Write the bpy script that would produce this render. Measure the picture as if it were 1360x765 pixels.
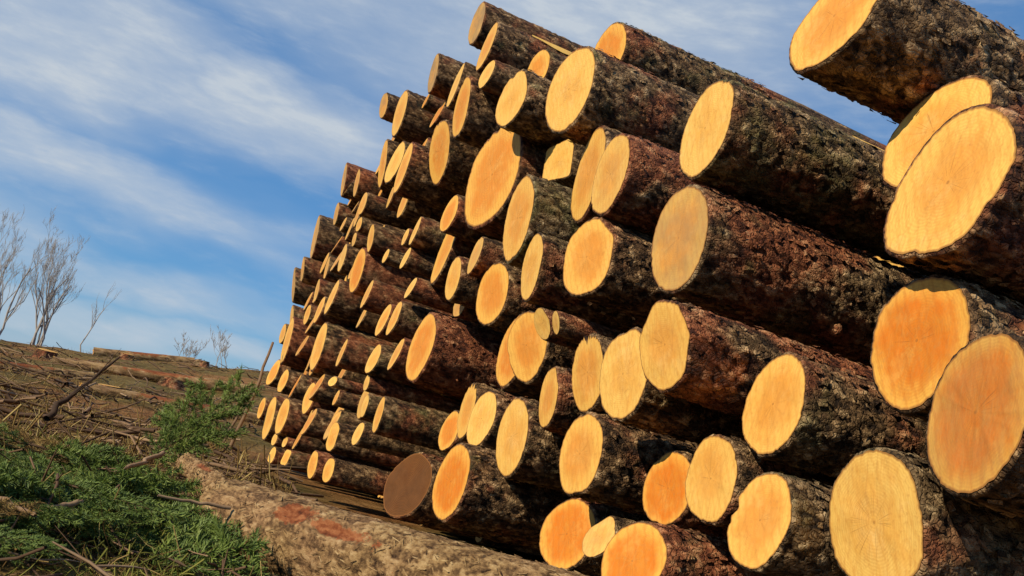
import bpy, math, random
import numpy as np
from mathutils import Matrix, Vector

# ------------------------------------------------------------------ clear
for o in list(bpy.data.objects):
    bpy.data.objects.remove(o)
scene = bpy.context.scene
COL = scene.collection

# ------------------------------------------------------------------ camera
cam_data = bpy.data.cameras.new('camera')
cam = bpy.data.objects.new('camera', cam_data)
COL.objects.link(cam)
cam_data.sensor_width = 36.0
cam_data.lens = 32.96
cam_data.clip_start = 0.05
cam_data.clip_end = 8000
_right = Vector((0.8873576, -0.39074298, 0.24477831))
_up = Vector((-0.29505772, -0.07327, 0.95266597))
_back = Vector((-0.35431263, -0.91757912, -0.18030842))
cam.matrix_world = Matrix(((_right.x, _up.x, _back.x, 0.0),
                           (_right.y, _up.y, _back.y, 0.0),
                           (_right.z, _up.z, _back.z, 0.55),
                           (0, 0, 0, 1)))
scene.camera = cam
scene.render.resolution_x = 1024
scene.render.resolution_y = 576

# ------------------------------------------------------------------ sun, sky, exposure
SUN_EL = math.radians(31)
SUN_AZ = math.radians(250)          # compass bearing of the sun, clockwise from +Y
to_sun = Vector((math.sin(SUN_AZ) * math.cos(SUN_EL), math.cos(SUN_AZ) * math.cos(SUN_EL), math.sin(SUN_EL)))
sun_data = bpy.data.lights.new('sun', 'SUN')
sun_data.energy = 5.0
sun_data.angle = math.radians(0.53)
sun_data.color = (1.0, 0.84, 0.59)
sun = bpy.data.objects.new('sun', sun_data)
COL.objects.link(sun)
sun.rotation_euler = (-to_sun).to_track_quat('-Z', 'Y').to_euler()
sun.location = to_sun * 50

vs = scene.view_settings
vs.view_transform = 'Standard'
vs.look = 'None'
vs.exposure = 0.12
vs.gamma = 1.0
vs.use_curve_mapping = False


class NB:
    """small helper to write shader node trees"""
    def __init__(self, tree):
        self.t = tree
        self.n = tree.nodes
        self.l = tree.links
        self.n.clear()

    def node(self, kind, **props):
        nd = self.n.new(kind)
        for k, v in props.items():
            setattr(nd, k, v)
        return nd

    def put(self, sock, v):
        if isinstance(v, bpy.types.NodeSocket):
            self.l.new(v, sock)
        elif v is not None:
            if isinstance(v, (tuple, list)) and len(v) == 3 and getattr(sock, 'type', '') == 'RGBA':
                v = (*v, 1.0)
            sock.default_value = v

    def math(self, op, a, b=None, c=None, clamp=False):
        nd = self.node('ShaderNodeMath', operation=op, use_clamp=clamp)
        self.put(nd.inputs[0], a)
        self.put(nd.inputs[1], b)
        self.put(nd.inputs[2], c)
        return nd.outputs[0]

    def vmath(self, op, a, b=None, out=0):
        nd = self.node('ShaderNodeVectorMath', operation=op)
        self.put(nd.inputs[0], a)
        self.put(nd.inputs[1], b)
        return nd.outputs[out]

    def mix(self, fac, a, b, blend='MIX'):
        nd = self.node('ShaderNodeMix', data_type='RGBA', blend_type=blend)
        self.put(nd.inputs[0], fac)
        self.put(nd.inputs[6], a)
        self.put(nd.inputs[7], b)
        return nd.outputs[2]

    def ramp(self, fac, stops, interp='LINEAR'):
        nd = self.node('ShaderNodeValToRGB')
        nd.color_ramp.interpolation = interp
        els = nd.color_ramp.elements
        while len(els) < len(stops):
            els.new(0.5)
        for e, (pos, colr) in zip(els, stops):
            e.position = pos
            e.color = (*colr, 1) if len(colr) == 3 else colr
        self.put(nd.inputs[0], fac)
        return nd.outputs[0]

    def smooth(self, v, lo, hi, a=0.0, b=1.0):
        nd = self.node('ShaderNodeMapRange', interpolation_type='SMOOTHSTEP')
        self.put(nd.inputs[0], v)
        for i, x in zip((1, 2, 3, 4), (lo, hi, a, b)):
            self.put(nd.inputs[i], x)
        return nd.outputs[0]

    def noise(self, vec, scale, detail=4.0, rough=0.55, dist=0.0, dims='3D', out=0):
        nd = self.node('ShaderNodeTexNoise', noise_dimensions=dims)
        self.put(nd.inputs['Vector'], vec)
        nd.inputs['Scale'].default_value = scale
        nd.inputs['Detail'].default_value = detail
        nd.inputs['Roughness'].default_value = rough
        nd.inputs['Distortion'].default_value = dist
        return nd.outputs[out]

    def voronoi(self, vec, scale, feature='F1', out=0, rand=1.0):
        nd = self.node('ShaderNodeTexVoronoi', feature=feature)
        self.put(nd.inputs['Vector'], vec)
        nd.inputs['Scale'].default_value = scale
        nd.inputs['Randomness'].default_value = rand
        return nd.outputs[out]

    def mapping(self, vec, scale=(1, 1, 1), loc=(0, 0, 0), rot=(0, 0, 0)):
        nd = self.node('ShaderNodeMapping')
        self.put(nd.inputs[0], vec)
        nd.inputs[1].default_value = loc
        nd.inputs[2].default_value = rot
        nd.inputs[3].default_value = scale
        return nd.outputs[0]

    def bump(self, height, strength, distance, normal=None):
        nd = self.node('ShaderNodeBump')
        nd.inputs['Strength'].default_value = strength
        nd.inputs['Distance'].default_value = distance
        self.put(nd.inputs['Height'], height)
        if normal is not None:
            self.put(nd.inputs['Normal'], normal)
        return nd.outputs[0]


world = bpy.data.worlds.new('World')
scene.world = world
world.use_nodes = True
w = NB(world.node_tree)
sky = w.node('ShaderNodeTexSky', sky_type='NISHITA', sun_disc=False)
sky.sun_elevation = SUN_EL
sky.sun_rotation = SUN_AZ
sky.altitude = 200
sky.air_density = 1.0
sky.dust_density = 0.0
sky.ozone_density = 4.0
tc = w.node('ShaderNodeTexCoord')
sep = w.node('ShaderNodeSeparateXYZ')
w.put(sep.inputs[0], tc.outputs['Generated'])
az = w.math('ARCTAN2', sep.outputs[0], sep.outputs[1])       # radians from +Y towards +X
el = w.math('ARCSINE', sep.outputs[2])
azd = w.math('MULTIPLY', az, 57.2958)
eld = w.math('MULTIPLY', el, 57.2958)
comb = w.node('ShaderNodeCombineXYZ')
w.put(comb.inputs[0], azd)
w.put(comb.inputs[1], eld)
ae = comb.outputs[0]
warp = w.noise(w.mapping(ae, scale=(0.05, 0.13, 1)), 1.0, 4, 0.6, out=1)
warp2 = w.vmath('MULTIPLY', w.vmath('SUBTRACT', warp, (0.5, 0.5, 0.5)), (16, 7, 0))
aew = w.vmath('ADD', ae, warp2)
s2 = w.node('ShaderNodeSeparateXYZ')
w.put(s2.inputs[0], aew)
# cirrus banks as seen: azimuth, elevation, half length, half height (degrees), tilt, weight
BANKS = [(-8, 15.8, 9, 3.6, 8, 1.0), (4.0, 16.3, 9, 2.3, 6, 1.0), (-6, 9.6, 12, 1.9, -1, 0.9),
         (3, 8.4, 9, 1.0, -4, 0.45), (0.5, 4.6, 9, 1.0, 2, 0.6), (-1, 2.2, 12, 1.0, 2, 0.8), (-9, 5.0, 5, 2.0, 0, 0.6),
         (22, 27, 15, 7.0, 12, 1.0), (8, 25, 12, 3.0, 10, 0.75), (42, 15, 14, 3, 5, 0.7),
         (-32, 18, 16, 4, 5, 0.8), (-60, 10, 20, 3, 0, 0.8), (80, 22, 22, 4, 8, 0.8), (150, 25, 25, 5, 5, 0.8),
         (-130, 20, 25, 5, -5, 0.8), (-95, 34, 22, 5, 5, 0.7), (-20, 45, 25, 6, 10, 0.7), (60, 48, 25, 6, 5, 0.7)]
acc = None
for (ca, ce, ha, he, tilt, wt) in BANKS:
    t_ = math.radians(tilt)
    dx = w.math('SUBTRACT', s2.outputs[0], ca)
    dy = w.math('SUBTRACT', s2.outputs[1], ce)
    u = w.math('ADD', w.math('MULTIPLY', dx, math.cos(t_) / ha), w.math('MULTIPLY', dy, math.sin(t_) / ha))
    v = w.math('ADD', w.math('MULTIPLY', dx, -math.sin(t_) / he), w.math('MULTIPLY', dy, math.cos(t_) / he))
    d2 = w.math('MULTIPLY', w.math('ADD', w.math('MULTIPLY', u, u), w.math('MULTIPLY', v, v)), 0.75)
    g = w.math('MULTIPLY', w.math('POWER', 2.71828, w.math('MULTIPLY', w.math('POWER', d2, 1.5), -1.0)), wt)
    acc = g if acc is None else w.math('MAXIMUM', acc, g)
streak = w.noise(w.mapping(aew, scale=(0.07, 0.33, 1), rot=(0, 0, math.radians(-6))), 1.0, 7, 0.6)
fine = w.noise(w.mapping(ae, scale=(0.25, 0.8, 1), rot=(0, 0, math.radians(-14))), 1.0, 6, 0.62)
tex = w.math('ADD', w.math('MULTIPLY', streak, 0.6), w.math('MULTIPLY', fine, 0.5))
dens = w.math('ADD', w.math('MULTIPLY', acc, w.smooth(tex, 0.25, 0.75, 0.6, 1.1)),
              w.smooth(tex, 0.5, 0.9, 0.0, 0.5))
dens = w.math('MULTIPLY', dens, 0.88, clamp=True)
hazef = w.smooth(eld, -1.0, 4.0, 0.4, 0.0)
dens = w.math('MAXIMUM', dens, hazef)
skyc = w.mix(1.0, sky.outputs[0], (0.60, 0.92, 1.08), 'MULTIPLY')
skyc = w.mix(0.6, skyc, (0.85, 2.4, 5.2))
skyc = w.mix(dens, skyc, (4.9, 5.5, 6.2))
bg = w.node('ShaderNodeBackground')
w.put(bg.inputs[0], skyc)
bg.inputs[1].default_value = 0.1
wo = w.node('ShaderNodeOutputWorld')
w.l.new(bg.outputs[0], wo.inputs[0])

# face centre x, y, z, radius, cut slope along y, cut slope along z, wood tone, grey, bark red, green, light, label
LOGS = [
    (1.501, 1.989, 1.963, 0.180, 0.00, 0.21, 0.55, 0.00, 0.25, 0.25, 0.35, 'thick dark-barked log jutting out against the sky at the top right corner'),  # 1
    (1.745, 1.805, 1.662, 0.172, -0.01, 0.25, 0.35, 0.00, 0.30, 0.20, 0.30, 'log end half hidden behind the large yellow oval end at the right edge'),  # 2
    (1.536, 1.525, 1.391, 0.196, 0.12, 0.19, 0.40, 0.00, 0.45, 0.00, 0.12, 'large yellow oval log end at the right edge with smooth dark bark behind'),  # 3
    (1.586, 1.583, 1.039, 0.161, 0.10, 0.02, 0.85, 0.00, 0.30, 0.10, 0.20, 'bright orange log end with a shadowed corner below the large yellow oval end'),  # 4
    (1.485, 1.310, 0.862, 0.165, 0.32, 0.02, 1.00, 0.25, 0.20, 0.10, 0.20, 'big round orange log end with mottled rim at the lower right edge'),  # 5
    (1.595, 1.624, 0.626, 0.165, 0.11, -0.18, 0.03, 0.00, 0.20, 0.35, 0.75, 'pale cream tall oval log end in the bottom right corner'),  # 6
    (1.600, 2.049, 0.877, 0.142, 0.06, 0.07, 0.40, 0.00, 0.30, 0.20, 0.35, 'yellow round log end with knobbly bark left of the big mottled orange end'),  # 7
    (1.513, 1.905, 0.571, 0.120, 0.00, 0.12, 0.50, 0.00, 0.20, 0.40, 0.60, 'round golden log end with a white splintered notch on its left rim'),  # 8
    (1.590, 2.242, 0.652, 0.128, 0.02, -0.04, 0.30, 0.00, 0.20, 0.20, 0.30, 'speckled yellow log end overlapping an orange end in the bottom row'),  # 9
    (1.671, 2.570, 0.602, 0.122, -0.12, 0.05, 1.00, 0.00, 0.30, 0.10, 0.25, 'deep orange log end half covered by the speckled yellow end'),  # 10
    (1.488, 2.385, 0.374, 0.117, -0.29, 0.20, 0.85, 0.00, 0.50, 0.10, 0.45, 'orange log end cut off by the bottom frame edge beside the fallen log'),  # 11
    (1.760, 3.326, 0.349, 0.146, -0.27, 0.12, 0.85, 0.00, 0.30, 0.10, 0.20, 'orange half-shaded log end just above the fallen log at bottom centre'),  # 12
    (1.648, 2.875, 0.394, 0.080, -0.15, 0.38, 0.20, 0.20, 0.30, 0.10, 0.50, 'small split log end wedged between two orange ends at bottom centre'),  # 13
    (1.589, 3.042, 0.650, 0.156, -0.03, -0.02, 0.50, 0.00, 0.20, 0.20, 0.20, 'upright yellow oval end with a brown streak above the bottom centre orange ends'),  # 14
    (1.595, 3.697, 0.666, 0.174, 0.02, -0.06, 0.25, 0.00, 0.20, 0.20, 0.25, 'smooth pale yellow oval end right of the three bunched ends low in the stack'),  # 15
    (1.474, 3.953, 0.417, 0.177, -0.06, 0.05, 1.00, 0.00, 0.20, 0.10, 0.15, 'orange oval end with pale rim resting just above the fallen log'),  # 16
    (1.572, 4.030, 0.720, 0.136, -0.07, 0.06, 0.12, 0.00, 0.20, 0.20, 0.20, 'pale yellow end in front of two bunched ends low in the stack'),  # 17
    (1.654, 4.468, 0.758, 0.153, 0.11, -0.01, 0.45, 0.00, 0.20, 0.20, 0.30, 'jagged-topped thin end squeezed behind the pale yellow bunched end'),  # 18
    (1.739, 4.885, 0.646, 0.118, -0.08, 0.10, 0.75, 0.00, 0.20, 0.10, 0.20, 'small orange end at the left of three bunched ends low in the stack'),  # 19
    (1.576, 3.391, 0.844, 0.127, 0.15, -0.09, 0.50, 0.00, 0.50, 0.10, 0.35, 'slim pale-rimmed oval end hanging below the wide notched orange end'),  # 20
    (1.740, 4.285, 1.097, 0.200, 0.04, 0.02, 0.75, 0.00, 0.20, 0.10, 0.20, 'long orange end left of the wide notched end at mid height'),  # 21
    (1.655, 3.920, 1.089, 0.166, -0.17, -0.15, 0.60, 0.00, 0.30, 0.10, 0.20, 'wide notched orange end with a pointed right side at mid height'),  # 22
    (1.576, 3.628, 1.157, 0.065, -0.13, -0.44, 0.10, 0.10, 0.20, 0.20, 0.30, 'small pale end perched on top of the wide notched orange end'),  # 23
    (1.586, 3.514, 1.160, 0.049, 0.13, -0.34, 0.15, 0.20, 0.20, 0.20, 0.30, 'tiny pale end right of the small perched pale end'),  # 23b
    (1.579, 3.117, 0.949, 0.152, 0.06, -0.16, 0.45, 0.00, 0.30, 0.10, 0.30, 'split-topped orange end at the left of three overlapping large ends'),  # 24
    (1.472, 2.654, 0.919, 0.157, -0.01, -0.08, 0.20, 0.00, 0.20, 0.20, 0.20, 'pale peach oval end in the middle of three overlapping large ends'),  # 25
    (1.392, 2.314, 0.989, 0.137, -0.03, -0.20, 0.35, 0.00, 0.50, 0.10, 0.30, 'broad many-sided yellow end at the right of three overlapping large ends'),  # 26
    (1.536, 2.612, 1.399, 0.187, 0.04, -0.07, 0.45, 0.45, 0.55, 0.30, 0.60, 'grey-stained yellow end of the long flaky reddish log at right centre'),  # 27
    (1.520, 2.570, 1.775, 0.173, 0.07, -0.01, 0.10, 0.00, 0.40, 0.60, 0.45, 'pale cream oval end of the long mossy log below the skyline gap'),  # 28
    (1.792, 4.149, 2.696, 0.170, -0.08, -0.04, 0.70, 0.00, 0.30, 0.50, 0.20, 'orange end peeping out on the skyline behind the big pale oval end'),  # 29
    (1.535, 3.894, 2.310, 0.217, -0.10, -0.06, 0.15, 0.00, 0.30, 0.30, 0.35, 'big pale oval end near the top of the stack with flaky dark bark'),  # 30
    (1.792, 5.144, 2.919, 0.129, -0.17, -0.04, 0.60, 0.00, 0.30, 0.20, 0.20, 'small orange end left of the big pale oval end near the top'),  # 31
    (1.496, 4.590, 2.443, 0.163, -0.13, -0.03, 0.15, 0.05, 0.20, 0.20, 0.30, 'pale pointed end overlapping the top of the giant orange end'),  # 32
    (1.600, 5.711, 3.184, 0.183, 0.08, 0.05, 0.50, 0.10, 0.20, 0.40, 0.15, 'thin bright end of the skyline log with a bare wood strip on top'),  # 33
    (1.600, 6.132, 3.510, 0.160, -0.00, -0.06, 0.30, 0.75, 0.30, 0.10, 0.15, 'topmost log of the stack with a grey weathered end against the sky'),  # 34
    (1.600, 5.542, 2.928, 0.105, -0.08, 0.10, 0.05, 0.10, 0.20, 0.20, 0.30, 'small pale sliver end just under the log with the bare wood strip'),  # 35
    (1.600, 7.032, 3.396, 0.166, 0.08, -0.11, 0.30, 0.70, 0.30, 0.20, 0.10, 'dark blocky log on the skyline left of the topmost log'),  # 36
    (1.577, 6.157, 3.017, 0.175, 0.11, 0.06, 0.05, 0.10, 0.20, 0.20, 0.15, 'narrow pale sliver end below the dark blocky skyline log'),  # 37
    (1.579, 5.848, 2.768, 0.216, 0.08, -0.11, 0.60, 0.00, 0.20, 0.20, 0.15, 'slim orange end right of the narrow pale sliver in the upper stack'),  # 38
    (1.660, 6.422, 2.606, 0.245, 0.01, -0.24, 0.60, 0.00, 0.20, 0.20, 0.10, 'tapering orange end directly left of the giant orange end'),  # 39
    (1.628, 4.979, 2.127, 0.338, -0.09, -0.04, 0.65, 0.00, 0.45, 0.10, 0.30, 'giant orange oval end, the widest in the upper middle of the stack'),  # 40
    (1.600, 8.732, 3.583, 0.132, -0.05, -0.16, 0.40, 0.60, 0.30, 0.20, 0.15, 'small grey-brown end sticking out of the left skyline below the cloud tip'),  # 41
    (1.600, 7.881, 3.276, 0.219, 0.01, -0.06, 0.35, 0.10, 0.30, 0.20, 0.12, 'dark short log with a bright slanting end on the left skyline'),  # 42
    (1.703, 8.488, 2.957, 0.243, 0.11, -0.15, 0.50, 0.00, 0.30, 0.20, 0.20, 'leftmost of three slanting bright ends below the dark short skyline log'),  # 43
    (1.621, 7.600, 2.752, 0.200, -0.05, 0.06, 0.20, 0.00, 0.20, 0.20, 0.20, 'middle pale one of three slanting bright ends on the left skyline'),  # 44
    (1.543, 6.888, 2.529, 0.215, 0.06, 0.02, 0.45, 0.00, 0.30, 0.10, 0.10, 'right one of three slanting bright ends, with a long dark body'),  # 45
    (1.642, 9.979, 3.063, 0.193, 0.09, -0.13, 0.30, 0.60, 0.70, 0.10, 0.30, 'reddish log forming the skyline step left of the three slanting ends'),  # 46
    (1.600, 8.942, 2.813, 0.142, 0.05, -0.10, 0.50, 0.30, 0.70, 0.10, 0.35, 'thin reddish end just right of the reddish skyline step'),  # 47
    (1.600, 8.342, 2.497, 0.119, -0.03, -0.02, 0.40, 0.20, 0.20, 0.30, 0.12, 'bright thin end of a long dark log below the reddish skyline step'),  # 48
    (1.600, 8.239, 2.280, 0.071, -0.12, -0.03, 0.35, 0.20, 0.20, 0.30, 0.15, 'short sliver end directly under the long dark far log'),  # 49
    (1.600, 8.261, 2.140, 0.070, -0.03, -0.06, 0.30, 0.30, 0.20, 0.30, 0.20, 'tiny dull sliver end at the lower end of a line of far slivers'),  # 50
    (1.642, 10.764, 2.502, 0.266, 0.07, -0.09, 0.30, 0.60, 0.30, 0.30, 0.12, 'tall thin grey end on the skyline halfway up the left edge'),  # 51
    (1.650, 9.876, 2.653, 0.132, 0.03, -0.09, 0.40, 0.50, 0.30, 0.50, 0.30, 'greenish short log on the skyline between reddish step and tall grey end'),  # 52
    (1.596, 7.577, 2.064, 0.120, 0.02, -0.12, 0.40, 0.10, 0.30, 0.20, 0.20, 'upright thin end right of the short sliver in the far stack'),  # 53
    (1.604, 7.775, 1.802, 0.204, -0.03, -0.04, 0.70, 0.00, 0.70, 0.10, 0.25, 'bright orange far end with a long reddish-brown body'),  # 54
    (1.606, 8.585, 2.002, 0.143, 0.02, -0.01, 0.10, 0.20, 0.30, 0.20, 0.15, 'pale leaning sliver end left of the bright orange far end'),  # 55
    (1.625, 9.346, 1.982, 0.124, 0.06, -0.05, 0.30, 0.30, 0.30, 0.20, 0.15, 'thin dull upright end left of the pale leaning sliver'),  # 56
    (1.578, 9.246, 1.723, 0.122, 0.03, -0.06, 0.30, 0.30, 0.40, 0.10, 0.20, 'thin dull end below the thin upright one near the left edge'),  # 57
    (1.582, 8.420, 1.602, 0.173, 0.03, 0.10, 0.30, 0.10, 0.40, 0.10, 0.15, 'long leaning bright end of a thick dark far log'),  # 58
    (1.732, 8.723, 1.851, 0.062, -0.18, 0.12, 0.30, 0.00, 0.30, 0.20, 0.30, 'tiny end tucked beside the bright orange far end'),  # 59
    (1.601, 10.690, 2.092, 0.148, 0.06, -0.18, 0.40, 0.50, 0.30, 0.40, 0.20, 'short upright end on the left skyline below the tall grey end'),  # 60
    (1.661, 11.420, 1.981, 0.210, 0.08, -0.21, 0.30, 0.60, 0.30, 0.20, 0.12, 'dark log whose thin end forms the left skyline at mid height'),  # 61
    (1.560, 8.715, 1.491, 0.139, 0.00, 0.08, 0.40, 0.10, 0.40, 0.10, 0.25, 'curved bright sliver left of the long leaning bright far end'),  # 62
    (1.653, 9.836, 1.526, 0.115, -0.06, -0.01, 0.40, 0.10, 0.50, 0.10, 0.30, 'small golden sliver below the dark left skyline log'),  # 63
    (1.657, 10.795, 1.534, 0.148, 0.03, -0.20, 0.10, 0.30, 0.30, 0.30, 0.30, 'pale upright sliver on the left outline under the dark skyline log'),  # 64
    (1.587, 10.635, 1.322, 0.117, -0.09, -0.04, 0.40, 0.20, 0.30, 0.20, 0.10, 'short end under a dark cap at the lower left outline'),  # 65
    (1.594, 10.242, 1.242, 0.267, 0.03, -0.03, 0.35, 0.05, 0.90, 0.10, 0.35, 'bright slanting end of a red-barked log at the lower left'),  # 66
    (1.598, 8.455, 1.145, 0.232, -0.01, 0.01, 0.35, 0.00, 0.40, 0.20, 0.25, 'tall bright slanting end of the thick far log at lower left'),  # 67
    (1.607, 10.612, 0.881, 0.152, -0.15, 0.15, 0.55, 0.00, 0.30, 0.20, 0.20, 'golden end beside the leaning pole at the far lower left'),  # 70
    (1.628, 9.943, 0.804, 0.131, -0.14, 0.06, 0.40, 0.00, 0.30, 0.20, 0.20, 'golden end right of the one beside the leaning pole'),  # 71
    (1.559, 10.376, 0.478, 0.125, -0.09, 0.02, 0.50, 0.00, 0.40, 0.20, 0.25, 'lowest outer golden end at the far left foot of the stack'),  # 72
    (1.557, 9.686, 0.409, 0.231, -0.03, -0.02, 0.30, 0.00, 0.30, 0.20, 0.20, 'long golden end in the cluster at the far left foot'),  # 73
    (1.554, 8.972, 0.466, 0.184, -0.08, 0.02, 0.40, 0.00, 0.30, 0.20, 0.10, 'broad golden end at the right of the far left cluster'),  # 74
    (1.664, 8.555, 0.679, 0.148, -0.11, 0.04, 0.35, 0.00, 0.95, 0.05, 0.30, 'oval golden end of a short rust-red log low at left'),  # 75
    (1.614, 7.537, 0.841, 0.044, -0.50, 0.26, 0.05, 0.00, 0.50, 0.10, 0.50, 'tiny pale stub above the short rust-red log'),  # 76
    (1.582, 8.368, 0.135, 0.085, -0.23, 0.15, 0.40, 0.00, 0.30, 0.20, 0.20, 'small block-like end at the very foot of the far left cluster'),  # 77
    (1.651, 9.469, 0.067, 0.091, -0.16, 0.08, 0.15, 0.00, 0.30, 0.20, 0.20, 'small pale end left of the block-like end at the far foot'),  # 78
    (1.563, 9.076, 0.237, 0.062, -0.20, 0.05, 0.05, 0.10, 0.30, 0.20, 0.20, 'tiny pale end above the small pale foot end'),  # 79
    (1.628, 8.875, 0.243, 0.051, -0.25, 0.11, 0.05, 0.20, 0.40, 0.20, 0.20, 'tiny dull end above the block-like foot end'),  # 80
    (1.649, 7.153, 0.425, 0.117, -0.15, 0.02, 0.40, 0.00, 0.30, 0.20, 0.20, 'upright golden end under the short rust-red log'),  # 81
    (1.577, 7.229, 0.186, 0.109, -0.11, -0.00, 0.50, 0.00, 0.30, 0.20, 0.20, 'left golden end of the bottom pair behind the fallen log'),  # 82
    (1.652, 6.996, 0.184, 0.093, -0.20, 0.05, 0.40, 0.00, 0.30, 0.20, 0.20, 'right golden end of the bottom pair behind the fallen log'),  # 83
    (1.600, 6.246, 0.500, 0.085, -0.08, 0.16, 0.20, 0.05, 0.20, 0.30, 0.30, 'small pale end low in the stack right of the rust-red log'),  # 84
    (1.600, 5.867, 0.649, 0.128, 0.09, 0.03, 0.40, 0.00, 0.20, 0.40, 0.30, 'narrow golden end leaning right beside the small pale low end'),  # 85
    (1.600, 6.272, 0.691, 0.084, 0.01, 0.00, 0.05, 0.10, 0.40, 0.20, 0.30, 'narrow pale end at the right tip of the rust-red log'),  # 86
    (1.606, 6.417, 0.849, 0.062, -0.04, -0.02, 0.02, 0.15, 0.40, 0.20, 0.30, 'white chip-like end above the narrow pale end by the rust-red log'),  # 87
    (1.594, 6.368, 1.017, 0.113, -0.07, 0.15, 0.25, 0.05, 0.40, 0.20, 0.25, 'pale yellow end in the column left of the upright orange oval'),  # 88
    (1.600, 5.854, 1.049, 0.119, 0.08, 0.19, 0.40, 0.10, 0.70, 0.10, 0.30, 'dull leaning end just left of the upright orange oval'),  # 89
    (1.600, 5.357, 1.088, 0.218, -0.03, 0.03, 0.70, 0.00, 0.75, 0.10, 0.40, 'upright orange oval end with reddish flaky bark at left centre'),  # 90
    (1.600, 6.424, 1.304, 0.127, -0.00, 0.15, 0.45, 0.00, 0.50, 0.20, 0.20, 'left one of two slim leaning ends above the upright orange oval'),  # 91
    (1.600, 6.143, 1.305, 0.134, 0.06, 0.10, 0.40, 0.00, 0.30, 0.30, 0.40, 'right one of two slim leaning ends above the upright orange oval'),  # 92
    (1.607, 5.968, 1.507, 0.082, 0.01, 0.23, 0.20, 0.10, 0.40, 0.10, 0.30, 'short pale sliver above the two slim leaning ends'),  # 93
    (1.600, 6.885, 1.830, 0.062, -0.05, 0.11, 0.15, 0.10, 0.20, 0.50, 0.40, 'tiny pale sliver in the middle of the far stack'),  # 94
    (1.600, 6.458, 1.929, 0.067, -0.00, 0.06, 0.20, 0.10, 0.20, 0.30, 0.20, 'small sliver left of a longer pale sliver in the far stack'),  # 95
    (1.600, 6.231, 1.941, 0.114, 0.10, 0.11, 0.10, 0.10, 0.30, 0.20, 0.20, 'long thin pale sliver left of the paired orange ends'),  # 96
    (1.600, 6.290, 1.748, 0.087, 0.02, 0.16, 0.10, 0.10, 0.20, 0.30, 0.30, 'short pale sliver directly below the long thin pale one'),  # 97
    (1.565, 5.401, 1.929, 0.128, -0.04, 0.06, 0.65, 0.00, 0.30, 0.10, 0.15, 'small orange end at the top of the paired ends left of the giant'),  # 98
    (1.713, 5.780, 1.805, 0.270, 0.13, 0.09, 0.55, 0.00, 0.30, 0.10, 0.15, 'long narrow orange end stretching below the small paired orange end'),  # 99
    (1.595, 5.078, 1.492, 0.133, 0.02, -0.07, 0.30, 0.00, 0.30, 0.20, 0.20, 'slim yellow oval end below the long narrow orange one'),  # 100
    (1.601, 4.814, 1.608, 0.117, 0.10, 0.06, 0.35, 0.25, 0.30, 0.30, 0.20, 'dull tan slanting end under the giant orange end'),  # 101
    (1.733, 5.264, 1.386, 0.079, -0.13, -0.03, 0.40, 0.35, 0.30, 0.20, 0.30, 'broken tan stub end under the slim yellow oval'),  # 102
    (1.679, 4.611, 1.394, 0.177, -0.12, -0.06, 0.65, 0.00, 0.20, 0.10, 0.20, 'notched orange end with pale rim below the tall yellow oval'),  # 103
    (1.568, 3.888, 1.438, 0.160, 0.12, -0.09, 0.25, 0.00, 0.40, 0.50, 0.80, 'pale yellow oval end with light flaky bark at mid stack'),  # 104
    (1.552, 4.177, 1.710, 0.226, 0.09, -0.08, 0.45, 0.00, 0.20, 0.70, 0.95, 'tall yellow oval end with grey-green bark right of the giant end'),  # 105
    (1.799, 4.460, 2.161, 0.148, -0.21, -0.09, 0.10, 0.00, 0.20, 0.30, 0.40, 'square-looking pale patch of log end under the big pale oval'),  # 106
    (1.664, 3.737, 1.894, 0.227, 0.17, -0.06, 0.45, 0.00, 0.30, 0.10, 0.20, 'tall narrow end half hidden behind the golden oval under the skyline log'),  # 107
    (1.581, 3.336, 1.786, 0.186, 0.10, -0.03, 0.35, 0.10, 0.80, 0.10, 0.40, 'golden oval end with red flaky bark in front of the tall narrow end'),  # 108
    (1.587, 3.370, 1.433, 0.169, -0.18, -0.05, 0.50, 0.00, 0.20, 0.10, 0.10, 'wide golden end with a shadow-cut corner in the centre of the stack'),  # 109
    (1.840, 5.667, 0.275, 0.215, -0.31, 0.14, 0.90, 0.80, 0.20, 0.30, 0.20, 'dull brown log end with shade painted into its colour behind the fallen log'),  # 110
]
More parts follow.
